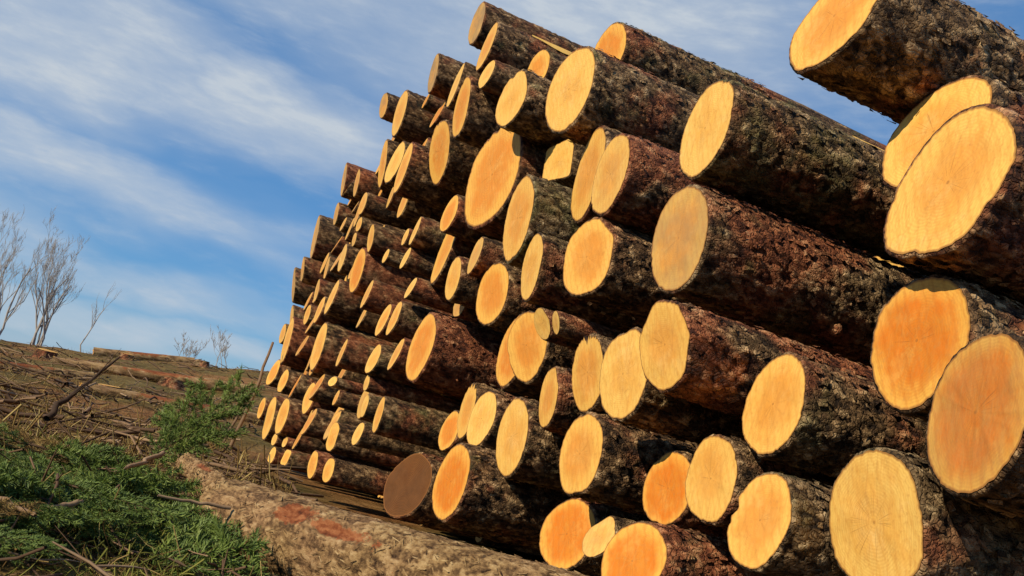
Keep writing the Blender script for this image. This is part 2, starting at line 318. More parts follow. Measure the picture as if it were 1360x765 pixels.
# logs set back in the dark gaps: x, y, z, radius
BACK_LOGS = [
    (1.72, 7.318, 2.367, 0.13), (2.514, 7.636, 0.236, 0.187), (1.686, 9.781, 1.203, 0.13), (1.77, 7.99, 0.947, 0.13),
    (2.706, 5.526, 0.662, 0.187), (1.637, 8.965, 2.032, 0.13), (1.645, 7.348, 1.574, 0.13), (2.312, 4.835, 2.781, 0.187),
    (3.478, 4.613, 0.345, 0.187), (2.568, 5.423, 2.514, 0.187), (1.747, 10.267, 2.169, 0.13), (1.651, 9.326, 0.767, 0.13),
    (2.774, 2.194, 1.461, 0.187), (1.687, 8.874, 1.014, 0.13), (1.635, 7.607, 1.087, 0.13), (1.776, 7.035, 0.725, 0.13),
    (1.784, 7.744, 0.635, 0.13), (2.482, 7.701, 2.366, 0.187), (2.568, 6.523, 0.462, 0.187), (2.719, 4.933, 1.141, 0.187),
    (2.704, 5.94, 2.312, 0.187), (2.63, 6.734, 2.949, 0.187), (2.539, 6.669, 2.177, 0.187), (2.661, 9.281, 2.831, 0.187),
    (2.808, 6.909, 1.447, 0.187), (2.639, 9.814, 1.961, 0.187), (2.446, 7.36, 3.139, 0.187), (1.64, 8.123, 0.483, 0.13),
    (2.864, 10.314, 1.74, 0.187), (2.927, 8.019, 1.456, 0.187), (1.692, 9.1, 2.388, 0.13), (1.652, 9.427, 1.421, 0.13),
    (1.817, 9.564, 2.27, 0.13), (1.766, 8.045, 2.588, 0.13), (1.642, 8.662, 2.456, 0.13), (2.483, 7.222, 1.183, 0.187),
    (2.302, 6.697, 1.015, 0.187), (1.686, 8.592, 0.326, 0.13), (2.689, 2.944, 1.588, 0.187), (2.447, 6.472, 3.294, 0.187),
    (2.661, 6.204, 0.2, 0.187), (2.832, 7.207, 1.94, 0.187), (1.78, 9.039, 1.398, 0.13), (1.712, 7.198, 2.797, 0.13),
    (2.352, 5.729, 1.337, 0.187), (2.523, 6.562, 1.646, 0.187), (1.656, 8.172, 1.888, 0.13), (3.232, 1.926, 1.205, 0.178),
    (2.894, 5.369, 1.626, 0.173), (2.467, 10.25, 0.801, 0.171), (2.456, 6.735, 0.167, 0.167), (2.638, 2.932, 1.225, 0.17),
    (2.737, 4.557, 1.838, 0.171), (1.688, 9.296, 0.323, 0.13), (2.781, 9.579, 2.622, 0.16), (2.707, 10.084, 0.335, 0.158),
    (2.745, 5.146, 0.752, 0.162), (1.771, 9.979, 2.371, 0.13), (2.515, 5.607, 2.191, 0.15), (1.734, 7.67, 1.444, 0.13),
    (2.904, 6.275, 2.221, 0.155), (2.433, 8.003, 0.151, 0.161), (2.273, 6.109, 0.955, 0.151), (1.655, 9.544, 1.749, 0.13),
    (1.775, 9.671, 0.872, 0.13), (2.922, 1.322, 0.482, 0.15), (1.714, 8.25, 3.289, 0.13), (1.755, 7.989, 2.176, 0.13),
    (2.433, 8.054, 2.928, 0.148), (2.684, 4.268, 0.543, 0.138), (1.686, 7.439, 0.507, 0.13), (2.859, 6.892, 0.429, 0.135),
    (2.356, 4.173, 2.095, 0.132), (1.747, 9.46, 1.071, 0.13), (2.265, 4.611, 1.003, 0.129), (1.759, 8.567, 3.326, 0.129),
    (1.649, 8.271, 0.79, 0.129), (2.528, 3.329, 1.138, 0.127), (2.436, 6.17, 1.567, 0.127), (2.607, 7.364, 0.887, 0.123),
    (1.722, 7.023, 3.084, 0.126), (2.891, 4.304, 2.442, 0.121), (2.305, 5.12, 2.596, 0.122), (2.721, 6.027, 0.459, 0.118),
    (2.937, 1.321, 1.144, 0.116), (1.811, 8.857, 1.704, 0.115), (1.766, 8.428, 2.263, 0.112), (3.423, 2.282, 1.76, 0.113),
    (1.751, 10.621, 1.754, 0.115), (2.34, 6.972, 2.15, 0.113), (2.768, 8.946, 0.086, 0.108), (2.245, 6.692, 0.716, 0.107),
    (2.866, 4.432, 2.673, 0.111), (2.873, 6.009, 3.267, 0.111), (2.592, 3.633, 1.336, 0.109), (1.643, 9.588, 2.895, 0.106),
    (2.352, 3.443, 2.061, 0.106), (2.32, 3.663, 0.987, 0.107), (2.487, 6.44, 2.972, 0.104), (2.769, 4.832, 0.867, 0.101),
    (1.754, 8.811, 0.707, 0.104), (2.808, 2.787, 0.693, 0.101), (2.883, 1.816, 0.81, 0.099), (2.28, 6.465, 0.077, 0.097),
    (2.335, 5.667, 0.915, 0.098), (3.127, 2.375, 1.218, 0.098), (2.353, 5.339, 3.039, 0.099), (2.612, 9.18, 1.012, 0.094),
    (2.514, 9.964, 1.697, 0.098), (2.758, 4.259, 1.396, 0.098), (2.882, 10.218, 2.473, 0.096), (2.82, 3.441, 0.561, 0.093),
    (2.457, 5.267, 0.524, 0.093), (2.465, 6.738, 1.903, 0.092), (2.425, 7.039, 1.703, 0.096), (2.372, 6.799, 3.285, 0.09),
    (2.781, 8.743, 0.074, 0.092), (3.034, 2.112, 0.459, 0.089), (2.494, 6.647, 1.344, 0.09), (2.405, 10.482, 1.509, 0.091),
    (2.423, 7.663, 3.056, 0.089), (2.603, 5.718, 2.483, 0.089), (2.863, 5.382, 0.374, 0.086), (1.747, 8.813, 3.01, 0.086),
    (1.665, 9.371, 2.468, 0.085), (2.502, 5.907, 0.093, 0.085), (1.796, 8.73, 2.18, 0.086), (2.47, 3.619, 1.602, 0.086),
    (2.662, 6.105, 0.659, 0.085), (2.509, 6.971, 1.045, 0.085), (2.554, 4.683, 0.647, 0.083), (2.877, 4.872, 1.414, 0.083),
    (2.258, 2.746, 0.499, 0.08), (2.624, 5.382, 2.828, 0.082), (2.622, 4.877, 0.447, 0.079), (1.673, 8.763, 1.265, 0.083),
    (2.781, 5.002, 1.692, 0.08), (3.368, 2.054, 1.707, 0.08), (1.716, 7.533, 3.344, 0.077), (1.812, 9.036, 0.722, 0.079),
    (2.635, 9.274, 1.2, 0.077), (2.496, 8.236, 0.238, 0.079), (2.306, 5.9, 0.856, 0.078), (2.642, 10.09, 0.573, 0.076),
    (1.672, 7.801, 2.944, 0.076), (2.677, 8.559, 0.054, 0.077), (2.452, 8.225, 0.057, 0.076), (2.482, 2.465, 0.783, 0.074),
    (1.738, 9.762, 2.827, 0.076), (2.829, 6.102, 2.584, 0.075), (2.676, 5.442, 1.386, 0.074), (2.9, 6.926, 1.967, 0.073),
    (2.285, 6.507, 0.74, 0.076), (2.794, 3.128, 1.378, 0.074), (2.61, 10.465, 1.987, 0.078), (2.692, 6.051, 2.018, 0.074),
    (2.799, 5.09, 0.514, 0.071), (2.802, 3.268, 0.603, 0.073), (1.689, 8.403, 0.52, 0.071), (2.843, 9.06, 2.995, 0.073),
    (1.7, 10.039, 1.543, 0.07), (1.648, 8.913, 2.573, 0.072), (2.27, 10.109, 2.626, 0.071), (1.807, 8.723, 2.748, 0.071),
    (2.271, 8.286, 2.714, 0.072), (1.801, 9.32, 2.179, 0.069), (2.718, 2.895, 0.831, 0.071), (2.42, 3.041, 1.868, 0.07),
    (2.911, 7.432, 0.07, 0.071), (1.661, 7.464, 0.721, 0.068), (2.696, 7.492, 1.895, 0.068), (2.872, 4.463, 1.592, 0.069),
    (2.919, 3.635, 2.189, 0.067), (2.535, 6.7, 3.416, 0.067),
]


# ------------------------------------------------------------------ numpy helpers
def hash3(i, j, k, seed):
    h = (i.astype(np.int64) * 73856093) ^ (j.astype(np.int64) * 19349663) ^ (k.astype(np.int64) * 83492791) ^ (seed * 2654435761)
    h = (h ^ (h >> 13)) * 1274126177
    h = h & 0xFFFFFFFF
    h = (h ^ (h >> 16)) * 2246822519 & 0xFFFFFFFF
    return h


def h01(h, n):
    return (((h * (2 * n + 1) + n * 40503) >> 7) & 0xFFFF) / 65535.0


def worley(p, seed=1):
    """p (N,3) -> F1, F2, random number of nearest cell"""
    b = np.floor(p).astype(np.int64)
    f1 = np.full(len(p), 9.0)
    f2 = np.full(len(p), 9.0)
    cr = np.zeros(len(p))
    for di in (-1, 0, 1):
        for dj in (-1, 0, 1):
            for dk in (-1, 0, 1):
                c = b + np.array((di, dj, dk))
                h = hash3(c[:, 0], c[:, 1], c[:, 2], seed)
                q = c + np.stack([h01(h, 1), h01(h, 2), h01(h, 3)], 1)
                d = np.sqrt(((q - p) ** 2).sum(1))
                near = d < f1
                f2 = np.where(near, f1, np.minimum(f2, d))
                cr = np.where(near, h01(h, 4), cr)
                f1 = np.where(near, d, f1)
    return f1, f2, cr


def vnoise(p, seed=1):
    b = np.floor(p).astype(np.int64)
    f = p - b
    f = f * f * (3 - 2 * f)
    out = np.zeros(len(p))
    for di in (0, 1):
        for dj in (0, 1):
            for dk in (0, 1):
                h = hash3(b[:, 0] + di, b[:, 1] + dj, b[:, 2] + dk, seed)
                wt = (f[:, 0] if di else 1 - f[:, 0]) * (f[:, 1] if dj else 1 - f[:, 1]) * (f[:, 2] if dk else 1 - f[:, 2])
                out += wt * h01(h, 5)
    return out


def fbm(p, seed=1, oct=4):
    s = 0
    a = 0.5
    for o in range(oct):
        s = s + a * (vnoise(p * 2 ** o, seed + o) - 0.5)
        a *= 0.5
    return s


def mesh_from(name, verts, faces, mats, attrs=None, smooth=True, mat_idx=None):
    me = bpy.data.meshes.new(name)
    verts = np.asarray(verts, dtype=np.float32)
    if isinstance(faces, np.ndarray):
        nf, k = faces.shape
        me.vertices.add(len(verts))
        me.vertices.foreach_set('co', verts.ravel())
        me.loops.add(nf * k)
        me.loops.foreach_set('vertex_index', faces.astype(np.int32).ravel())
        me.polygons.add(nf)
        me.polygons.foreach_set('loop_start', np.arange(0, nf * k, k, dtype=np.int32))
    else:
        me.from_pydata([tuple(map(float, v)) for v in verts], [], [tuple(map(int, f)) for f in faces])
    for m in (mats if isinstance(mats, (list, tuple)) else [mats]):
        me.materials.append(m)
    if attrs:
        for an, arr in attrs.items():
            a = me.attributes.new(an, 'FLOAT', 'POINT')
            a.data.foreach_set('value', np.asarray(arr, dtype=np.float32))
    me.update()
    me.validate()
    if smooth:
        me.polygons.foreach_set('use_smooth', [True] * len(me.polygons))
    if mat_idx is not None:
        me.polygons.foreach_set('material_index', np.asarray(mat_idx, dtype=np.int32))
    return me


def link(name, data, parent=None, color=None, loc=None):
    o = bpy.data.objects.new(name, data)
    COL.objects.link(o)
    if parent is not None:
        o.parent = parent
    if color is not None:
        o.color = color
    if loc is not None:
        o.location = loc
    return o


def tag(o, label=None, cat=None, group=None, kind=None):
    for k, v in (('label', label), ('category', cat), ('group', group), ('kind', kind)):
        if v:
            o[k] = v
    return o


def tube(path, radii, seg=6):
    """tapered tube along a path, as vertex and quad arrays (ends closed by a tip ring)"""
    path = np.asarray(path, float)
    n = len(path)
    tan = np.gradient(path, axis=0)
    tan /= np.linalg.norm(tan, axis=1)[:, None] + 1e-9
    ref = np.array((0.0, 0.0, 1.0)) if abs(tan[:, 2]).mean() < 0.8 else np.array((1.0, 0.0, 0.0))
    a = np.cross(tan, ref)
    a /= np.linalg.norm(a, axis=1)[:, None] + 1e-9
    b = np.cross(tan, a)
    th = np.linspace(0, 2 * np.pi, seg, endpoint=False)
    v = path[:, None] + np.asarray(radii)[:, None, None] * (np.cos(th)[None, :, None] * a[:, None] + np.sin(th)[None, :, None] * b[:, None])
    v = v.reshape(-1, 3)
    i = np.arange(n - 1)[:, None] * seg
    j = np.arange(seg)[None]
    j2 = (j + 1) % seg
    f = np.stack([i + j, i + j2, i + seg + j2, i + seg + j], -1).reshape(-1, 4)
    return v, f


class Pile:
    """collects arrays of quads (triangles repeat the last corner) into one mesh"""
    def __init__(self):
        self.v, self.f, self.m, self.c, self.n = [], [], [], [], 0

    def add(self, v, f, mat=0, val=0.5):
        self.v.append(v)
        self.f.append(f + self.n)
        self.m.append(np.full(len(f), mat))
        self.c.append(np.broadcast_to(np.asarray(val, float), (len(v),)))
        self.n += len(v)

    def mesh(self, name, mats, smooth=False):
        return mesh_from(name, np.concatenate(self.v), np.concatenate(self.f), mats,
                         {'cell': np.concatenate(self.c)}, smooth, np.concatenate(self.m))


# ------------------------------------------------------------------ materials
def new_mat(name):
    m = bpy.data.materials.new(name)
    m.use_nodes = True
    nb = NB(m.node_tree)
    out = nb.node('ShaderNodeOutputMaterial')
    bs = nb.node('ShaderNodeBsdfPrincipled')
    nb.l.new(bs.outputs[0], out.inputs[0])
    return m, nb, bs


def bark_material():
    m, b, bs = new_mat('log_bark')
    tcn = b.node('ShaderNodeTexCoord')
    info = b.node('ShaderNodeObjectInfo')
    sc = b.node('ShaderNodeSeparateColor')
    b.put(sc.inputs[0], info.outputs['Color'])
    red, green, light = sc.outputs[0], sc.outputs[1], sc.outputs[2]
    off = b.vmath('SCALE', info.outputs['Random'], None)
    b.n[-1].inputs['Scale'].default_value = 37.0
    pos = b.vmath('ADD', tcn.outputs['Object'], off)
    cell = b.node('ShaderNodeAttribute', attribute_name='cell').outputs['Fac']
    wv = b.vmath('SCALE', b.noise(pos, 26, 3, 0.6, out=1), None)
    b.n[-1].inputs['Scale'].default_value = 0.035
    wpos = b.vmath('ADD', b.mapping(pos, scale=(0.7, 1, 1)), wv)
    vcell = b.voronoi(wpos, 62, out=1)
    sv = b.node('ShaderNodeSeparateColor')
    b.put(sv.inputs[0], vcell)
    n1 = b.noise(pos, 6, 5, 0.6)
    n2 = b.noise(pos, 60, 5, 0.7)
    n3 = b.noise(b.mapping(pos, loc=(9, 2, 4)), 3.2, 4, 0.6)
    n4 = b.noise(b.mapping(pos, loc=(3, 7, 1)), 4.5, 5, 0.65)
    tone = b.math('ADD', b.math('MULTIPLY', cell, 0.55), b.math('MULTIPLY', b.math('SUBTRACT', n2, 0.22), 0.5))
    tone = b.math('ADD', tone, b.math('MULTIPLY', b.math('SUBTRACT', sv.outputs[0], 0.3), 0.22))
    furrow = b.noise(b.mapping(pos, scale=(0.22, 1, 1)), 38, 4, 0.6)
    tone = b.math('ADD', tone, b.math('MULTIPLY', b.math('SUBTRACT', furrow, 0.47), 0.8))
    dark = b.ramp(tone, [(0.22, (0.010, 0.005, 0.003)), (0.42, (0.072, 0.036, 0.016)), (0.62, (0.22, 0.125, 0.058)), (0.86, (0.58, 0.39, 0.20))])
    lite = b.ramp(tone, [(0.2, (0.018, 0.010, 0.006)), (0.42, (0.11, 0.073, 0.034)), (0.66, (0.27, 0.20, 0.11)), (0.9, (0.52, 0.42, 0.27))])
    colr = b.mix(light, dark, lite)
    redf = b.math('MULTIPLY', b.smooth(b.math('ADD', n3, b.math('MULTIPLY', red, 0.34)), 0.58, 0.74), 0.85)
    redc = b.ramp(tone, [(0.18, (0.03, 0.008, 0.005)), (0.4, (0.16, 0.045, 0.020)), (0.62, (0.32, 0.105, 0.045)), (0.88, (0.52, 0.26, 0.13))])
    colr = b.mix(redf, colr, redc)
    grf = b.math('MULTIPLY', b.smooth(b.math('ADD', n4, b.math('MULTIPLY', green, 0.30)), 0.62, 0.80), 0.65)
    grc = b.ramp(tone, [(0.2, (0.02, 0.022, 0.008)), (0.6, (0.11, 0.115, 0.04)), (0.95, (0.30, 0.30, 0.14))])
    colr = b.mix(grf, colr, grc)
    # light wood dust and torn fibres in specks
    speck = b.smooth(b.noise(b.mapping(pos, scale=(0.6, 1, 1)), 75, 3, 0.5), 0.68, 0.76)
    colr = b.mix(b.math('MULTIPLY', speck, 0.5), colr, (0.42, 0.27, 0.15))
    b.put(bs.inputs['Base Color'], colr)
    bs.inputs['Roughness'].default_value = 0.82
    bs.inputs['Specular IOR Level'].default_value = 0.25
    edge = b.voronoi(wpos, 62, feature='DISTANCE_TO_EDGE')
    hgt = b.math('ADD', b.math('MULTIPLY', b.smooth(edge, 0.0, 0.18), 0.6), b.math('MULTIPLY', n2, 0.9))
    hgt = b.math('ADD', hgt, b.math('MULTIPLY', sv.outputs[1], 0.5))
    hgt = b.math('ADD', hgt, b.math('MULTIPLY', furrow, 1.0))
    b.put(bs.inputs['Normal'], b.bump(hgt, 0.95, 0.009))
    return m


def wood_material():
    m, b, bs = new_mat('cut_wood')
    tcn = b.node('ShaderNodeTexCoord')
    info = b.node('ShaderNodeObjectInfo')
    sc = b.node('ShaderNodeSeparateColor')
    b.put(sc.inputs[0], info.outputs['Color'])
    tone, grey, rnd = b.math('MULTIPLY_ADD', sc.outputs[0], 1.35, -0.17, clamp=True), sc.outputs[1], info.outputs['Random']
    off = b.vmath('SCALE', rnd, None)
    b.n[-1].inputs['Scale'].default_value = 53.0
    pos = b.vmath('ADD', tcn.outputs['Object'], off)
    rad = b.node('ShaderNodeAttribute', attribute_name='rad').outputs['Fac']
    nl = b.noise(pos, 5, 4, 0.55)
    nm = b.noise(pos, 16, 5, 0.6)
    nf = b.noise(pos, 90, 3, 0.6)
    # growth rings follow the outline of the log
    rr = b.math('ADD', b.math('MULTIPLY', rad, 21.0), b.math('MULTIPLY', nl, 3.5))
    ring = b.math('MULTIPLY_ADD', b.math('SINE', b.math('MULTIPLY', rr, 6.2832)), 0.5, 0.5)
    ringv = b.math('MULTIPLY', b.math('MULTIPLY', ring, b.smooth(nm, 0.3, 0.7, 0.3, 1.0)), 0.20)
    core = b.math('ADD', rad, b.math('MULTIPLY', b.math('SUBTRACT', nl, 0.5), 0.7))
    core = b.math('ADD', core, b.math('MULTIPLY', b.math('SUBTRACT', nm, 0.5), 0.35))
    heart_hi = b.math('MULTIPLY_ADD', tone, 0.35, 0.66)
    heart = b.smooth(core, b.math('SUBTRACT', heart_hi, 0.4), heart_hi, 1.0, 0.0)
    sapc = b.mix(tone, (0.76, 0.49, 0.125), (0.73, 0.40, 0.07))
    hrtc = b.mix(tone, (0.74, 0.42, 0.09), (0.60, 0.165, 0.010))
    hrtc = b.mix(b.smooth(nm, 0.35, 0.75), hrtc, b.mix(tone, (0.70, 0.42, 0.115), (0.60, 0.22, 0.022)))
    colr = b.mix(heart, sapc, hrtc)
    colr = b.mix(b.math('MULTIPLY', ringv, 1.15), colr, (0.36, 0.13, 0.022))
    colr = b.mix(b.smooth(b.noise(pos, 11, 5, 0.7), 0.5, 0.7, 0.0, 0.45), colr, b.mix(tone, (0.76, 0.52, 0.19), (0.68, 0.36, 0.08)))
    pat = b.smooth(b.noise(b.mapping(pos, loc=(4, 1, 8)), 8, 4, 0.65), 0.48, 0.66, 0.0, 0.55)
    colr = b.mix(b.math('MULTIPLY', pat, b.smooth(rad, 0.75, 0.95, 1.0, 0.2)), colr, b.mix(tone, (0.66, 0.33, 0.06), (0.54, 0.15, 0.012)))
    # drying cracks running out from the pith, and the pith itself
    dirv = b.vmath('NORMALIZE', b.vmath('MULTIPLY', tcn.outputs['Object'], (0.0, 1.0, 1.0)))
    crk = b.noise(b.vmath('ADD', b.vmath('MULTIPLY', dirv, (3.0, 3.0, 3.0)), off), 1.0, 4, 0.7)
    crack = b.smooth(b.math('ABSOLUTE', b.math('SUBTRACT', crk, 0.5)), 0.0, 0.012, 1.0, 0.0)
    crack = b.math('MULTIPLY', crack, b.math('MULTIPLY', b.smooth(rad, 0.02, 0.12), b.smooth(b.math('ADD', rad, b.math('MULTIPLY', nl, 1.2)), 0.75, 1.05, 1.0, 0.0)))
    colr = b.mix(b.math('MULTIPLY', crack, 0.7), colr, (0.16, 0.06, 0.015))
    colr = b.mix(b.smooth(rad, 0.015, 0.035, 0.6, 0.0), colr, (0.22, 0.09, 0.02))
    # saw fibres and stains
    streak = b.noise(b.mapping(pos, scale=(1, 14, 1.5), rot=(0.5, 0, 0)), 9, 4, 0.6)
    colr = b.mix(b.smooth(streak, 0.45, 0.75, 0.0, 0.45), colr, (0.52, 0.23, 0.05))
    colr = b.mix(b.smooth(nf, 0.5, 0.75, 0.0, 0.45), colr, (0.45, 0.21, 0.05))
    kerf = b.node('ShaderNodeTexWave', wave_type='BANDS', bands_direction='Y')
    b.put(kerf.inputs[0], b.mapping(pos, rot=(0.5, 0, 0)))
    kerf.inputs['Scale'].default_value = 11
    kerf.inputs['Distortion'].default_value = 5
    kerf.inputs['Detail'].default_value = 4
    kerf.inputs['Detail Roughness'].default_value = 0.7
    colr = b.mix(b.smooth(kerf.outputs['Fac'], 0.62, 1.0, 0.0, 0.28), colr, b.mix(tone, (0.60, 0.30, 0.06), (0.46, 0.13, 0.012)))
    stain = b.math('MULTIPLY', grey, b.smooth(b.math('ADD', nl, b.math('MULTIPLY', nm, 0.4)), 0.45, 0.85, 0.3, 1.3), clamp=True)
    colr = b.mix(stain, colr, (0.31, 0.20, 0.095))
    colr = b.mix(sc.outputs[2], colr, b.mix(b.math('MULTIPLY_ADD', ring, 0.35, b.math('MULTIPLY', nm, 0.65)), (0.02, 0.007, 0.002), (0.17, 0.062, 0.015)))  # painted shade: third colour channel darkens the whole face
    # thin dark line of inner bark at the rim
    colr = b.mix(b.smooth(b.math('ADD', rad, b.math('MULTIPLY', nf, 0.02)), 0.965, 1.0, 0.0, 0.8), colr, (0.24, 0.10, 0.03))
    b.put(bs.inputs['Base Color'], colr)
    bs.inputs['Roughness'].default_value = 0.7
    bs.inputs['Specular IOR Level'].default_value = 0.2
    saw = b.node('ShaderNodeTexWave', wave_type='BANDS', bands_direction='Y')
    b.put(saw.inputs[0], b.mapping(pos, rot=(0.45, 0, 0)))
    saw.inputs['Scale'].default_value = 26
    saw.inputs['Distortion'].default_value = 6
    saw.inputs['Detail'].default_value = 3
    hg = b.math('ADD', b.math('MULTIPLY', saw.outputs['Fac'], 0.06), b.math('ADD', b.math('MULTIPLY', nf, 0.5), b.math('MULTIPLY', streak, 0.7)))
    b.put(bs.inputs['Normal'], b.bump(hg, 0.4, 0.003))
    return m


def simple_material(name, stops, scale, rough=0.85, bump=0.0, detail=5, use_cell=0.6, spec=0.2, translucent=0.0):
    m, b, bs = new_mat(name)
    tcn = b.node('ShaderNodeTexCoord')
    n = b.noise(tcn.outputs['Object'], scale, detail, 0.6)
    cell = b.node('ShaderNodeAttribute', attribute_name='cell').outputs['Fac']
    v = b.math('ADD', b.math('MULTIPLY', n, 1.0 - use_cell), b.math('MULTIPLY', cell, use_cell))
    colr = b.ramp(v, stops)
    b.put(bs.inputs['Base Color'], colr)
    bs.inputs['Roughness'].default_value = rough
    bs.inputs['Specular IOR Level'].default_value = spec
    if bump:
        b.put(bs.inputs['Normal'], b.bump(n, bump, 0.02))
    return m


def ground_material():
    m, b, bs = new_mat('clearcut_soil')
    tcn = b.node('ShaderNodeTexCoord')
    p = tcn.outputs['Object']
    n1 = b.noise(p, 0.35, 6, 0.6)
    n2 = b.noise(p, 2.4, 7, 0.65)
    n3 = b.noise(p, 14, 6, 0.7)
    n4 = b.noise(b.mapping(p, loc=(5, 3, 0), scale=(1, 0.5, 1)), 0.6, 6, 0.6)
    v = b.math('ADD', b.math('MULTIPLY', n2, 0.55), b.math('MULTIPLY', n3, 0.45))
    brown = b.ramp(v, [(0.28, (0.04, 0.017, 0.007)), (0.43, (0.18, 0.078, 0.028)), (0.56, (0.33, 0.165, 0.065)), (0.75, (0.52, 0.34, 0.17))])
    grass = b.ramp(v, [(0.25, (0.03, 0.028, 0.008)), (0.5, (0.12, 0.10, 0.03)), (0.8, (0.30, 0.25, 0.10))])
    colr = b.mix(b.smooth(b.math('ADD', n1, b.math('MULTIPLY', n4, 0.4)), 0.54, 0.78, 0.0, 0.8), brown, grass)
    b.put(bs.inputs['Base Color'], colr)
    bs.inputs['Roughness'].default_value = 0.95
    bs.inputs['Specular IOR Level'].default_value = 0.1
    hg = b.math('ADD', b.math('MULTIPLY', n2, 1.0), b.math('MULTIPLY', n3, 0.6))
    b.put(bs.inputs['Normal'], b.bump(hg, 1.0, 0.12))
    return m


def pale_bark_material():
    """the fallen log: pale scuffed bark with rust-red peeled patches"""
    m, b, bs = new_mat('pale_scuffed_bark')
    tcn = b.node('ShaderNodeTexCoord')
    p = tcn.outputs['Object']
    cell = b.node('ShaderNodeAttribute', attribute_name='cell').outputs['Fac']
    n2 = b.noise(p, 95, 5, 0.7)
    n1 = b.noise(b.mapping(p, scale=(0.8, 1, 1), loc=(2.2, 0.3, 1.0)), 9, 5, 0.65)
    st = b.noise(b.mapping(p, scale=(3, 12, 12), rot=(0.0, 0.5, 0.6)), 5, 4, 0.6)
    v = b.math('ADD', b.math('MULTIPLY', cell, 0.35), b.math('ADD', b.math('MULTIPLY', n2, 0.5), b.math('MULTIPLY', st, 0.3)))
    pale = b.ramp(v, [(0.36, (0.022, 0.011, 0.005)), (0.48, (0.12, 0.068, 0.028)), (0.6, (0.28, 0.175, 0.075)), (0.82, (0.50, 0.36, 0.18))])
    rust = b.ramp(b.math('ADD', b.math('MULTIPLY', v, 0.6), b.math('MULTIPLY', b.noise(b.mapping(p, scale=(2, 7, 7)), 7, 5, 0.7), 0.45)), [(0.36, (0.05, 0.013, 0.005)), (0.52, (0.19, 0.052, 0.017)), (0.68, (0.34, 0.13, 0.05))])
    pale = b.mix(b.smooth(b.noise(p, 5, 4, 0.6), 0.4, 0.7, 0.0, 0.5), pale, b.ramp(v, [(0.36, (0.04, 0.016, 0.008)), (0.6, (0.33, 0.19, 0.10)), (0.82, (0.52, 0.36, 0.22))]))
    dash = b.smooth(b.noise(b.mapping(p, scale=(5, 20, 20), rot=(0.3, 0.5, 0.7)), 5, 3, 0.55), 0.60, 0.68, 0.0, 0.8)
    pale = b.mix(dash, pale, (0.07, 0.04, 0.018))
    peel = b.node('ShaderNodeAttribute', attribute_name='peel').outputs['Fac']
    f = b.smooth(b.math('ADD', peel, b.math('ADD', b.math('MULTIPLY', b.math('SUBTRACT', n1, 0.5), 1.7), b.math('MULTIPLY', b.math('SUBTRACT', n2, 0.5), 1.0))), 0.40, 0.50, 0.0, 0.95)
    colr = b.mix(f, pale, rust)
    pit = b.smooth(b.noise(b.mapping(p, loc=(1, 1, 1)), 46, 2, 0.5), 0.68, 0.74, 0.0, 0.85)
    colr = b.mix(pit, colr, (0.05, 0.03, 0.016))
    b.put(bs.inputs['Base Color'], colr)
    bs.inputs['Roughness'].default_value = 0.85
    bs.inputs['Specular IOR Level'].default_value = 0.2
    hg = b.math('ADD', b.math('MULTIPLY', n2, 0.9), b.math('MULTIPLY', st, 0.6))
    b.put(bs.inputs['Normal'], b.bump(hg, 0.9, 0.012))
    return m


MAT_BARK = bark_material()
MAT_WOOD = wood_material()
MAT_PALE = pale_bark_material()
MAT_GROUND = ground_material()
MAT_NEEDLE = simple_material('spruce_needles', [(0.1, (0.025, 0.042, 0.009)), (0.4, (0.08, 0.13, 0.022)), (0.7, (0.16, 0.22, 0.042)), (1.0, (0.30, 0.29, 0.08))], 7, 0.6, use_cell=0.65, spec=0.35)
MAT_DRY = simple_material('dry_needles_and_straw', [(0.1, (0.05, 0.028, 0.010)), (0.45, (0.17, 0.105, 0.035)), (0.75, (0.32, 0.235, 0.085)), (1.0, (0.46, 0.38, 0.17))], 5, 0.9, use_cell=0.7)
MAT_TWIG = simple_material('dead_twig_bark', [(0.1, (0.03, 0.018, 0.011)), (0.5, (0.11, 0.065, 0.038)), (0.8, (0.24, 0.155, 0.09)), (1.0, (0.44, 0.32, 0.20))], 20, 0.85, use_cell=0.7)
MAT_MOSS = simple_material('yellow_green_moss', [(0.1, (0.03, 0.035, 0.008)), (0.5, (0.11, 0.115, 0.022)), (1.0, (0.30, 0.28, 0.07))], 9, 0.95, use_cell=0.6)
MAT_TREE = simple_material('grey_bare_tree_bark', [(0.2, (0.22, 0.20, 0.19)), (0.6, (0.34, 0.31, 0.29)), (1.0, (0.50, 0.46, 0.42))], 3, 0.9, use_cell=0.5)


# ------------------------------------------------------------------ terrain
def terrain_height(x, y):
    x = np.asarray(x, float)
    y = np.asarray(y, float)
    d = np.hypot(x, y)
    azm = np.degrees(np.arctan2(x, y))
    crest = 0.55 + 40 * np.tan(np.radians(np.clip(-0.4 + 0.145 * (azm + 5.7), -1.2, 3.2)))
    t = np.clip((d - 7) / 33, 0, 1)
    rise = t * t * (3 - 2 * t)
    h = np.where(np.abs(azm) < 70, crest, 0.9) * rise
    drop = np.clip((d - 43) / 60, 0, None)
    h = h - 2.0 * np.minimum(drop, 1) ** 1.5 - np.maximum(d - 103, 0) * 0.03
    p = np.stack([x, y, 0 * x], 1)
    h = h + fbm(p * 0.45 + 7, 11, 4) * 0.34 * np.clip((d - 5) / 9, 0, 1) + fbm(p * 2.5, 3, 3) * 0.10
    # brash heap in front of the stack
    m = 0.07 * np.exp(-(((x + 0.45) / 0.95) ** 2 + ((y - 4.2) / 1.5) ** 2))
    m += 0.05 * np.exp(-(((x - 0.1) / 0.55) ** 2 + ((y - 3.1) / 0.6) ** 2))
    # the ground stays level under the stack
    flat = np.clip((x - 0.9) / 0.5, 0, 1) * np.clip((13 - y) / 2, 0, 1)
    return (h + m) * (1 - flat) + (-0.03) * flat - 0.03


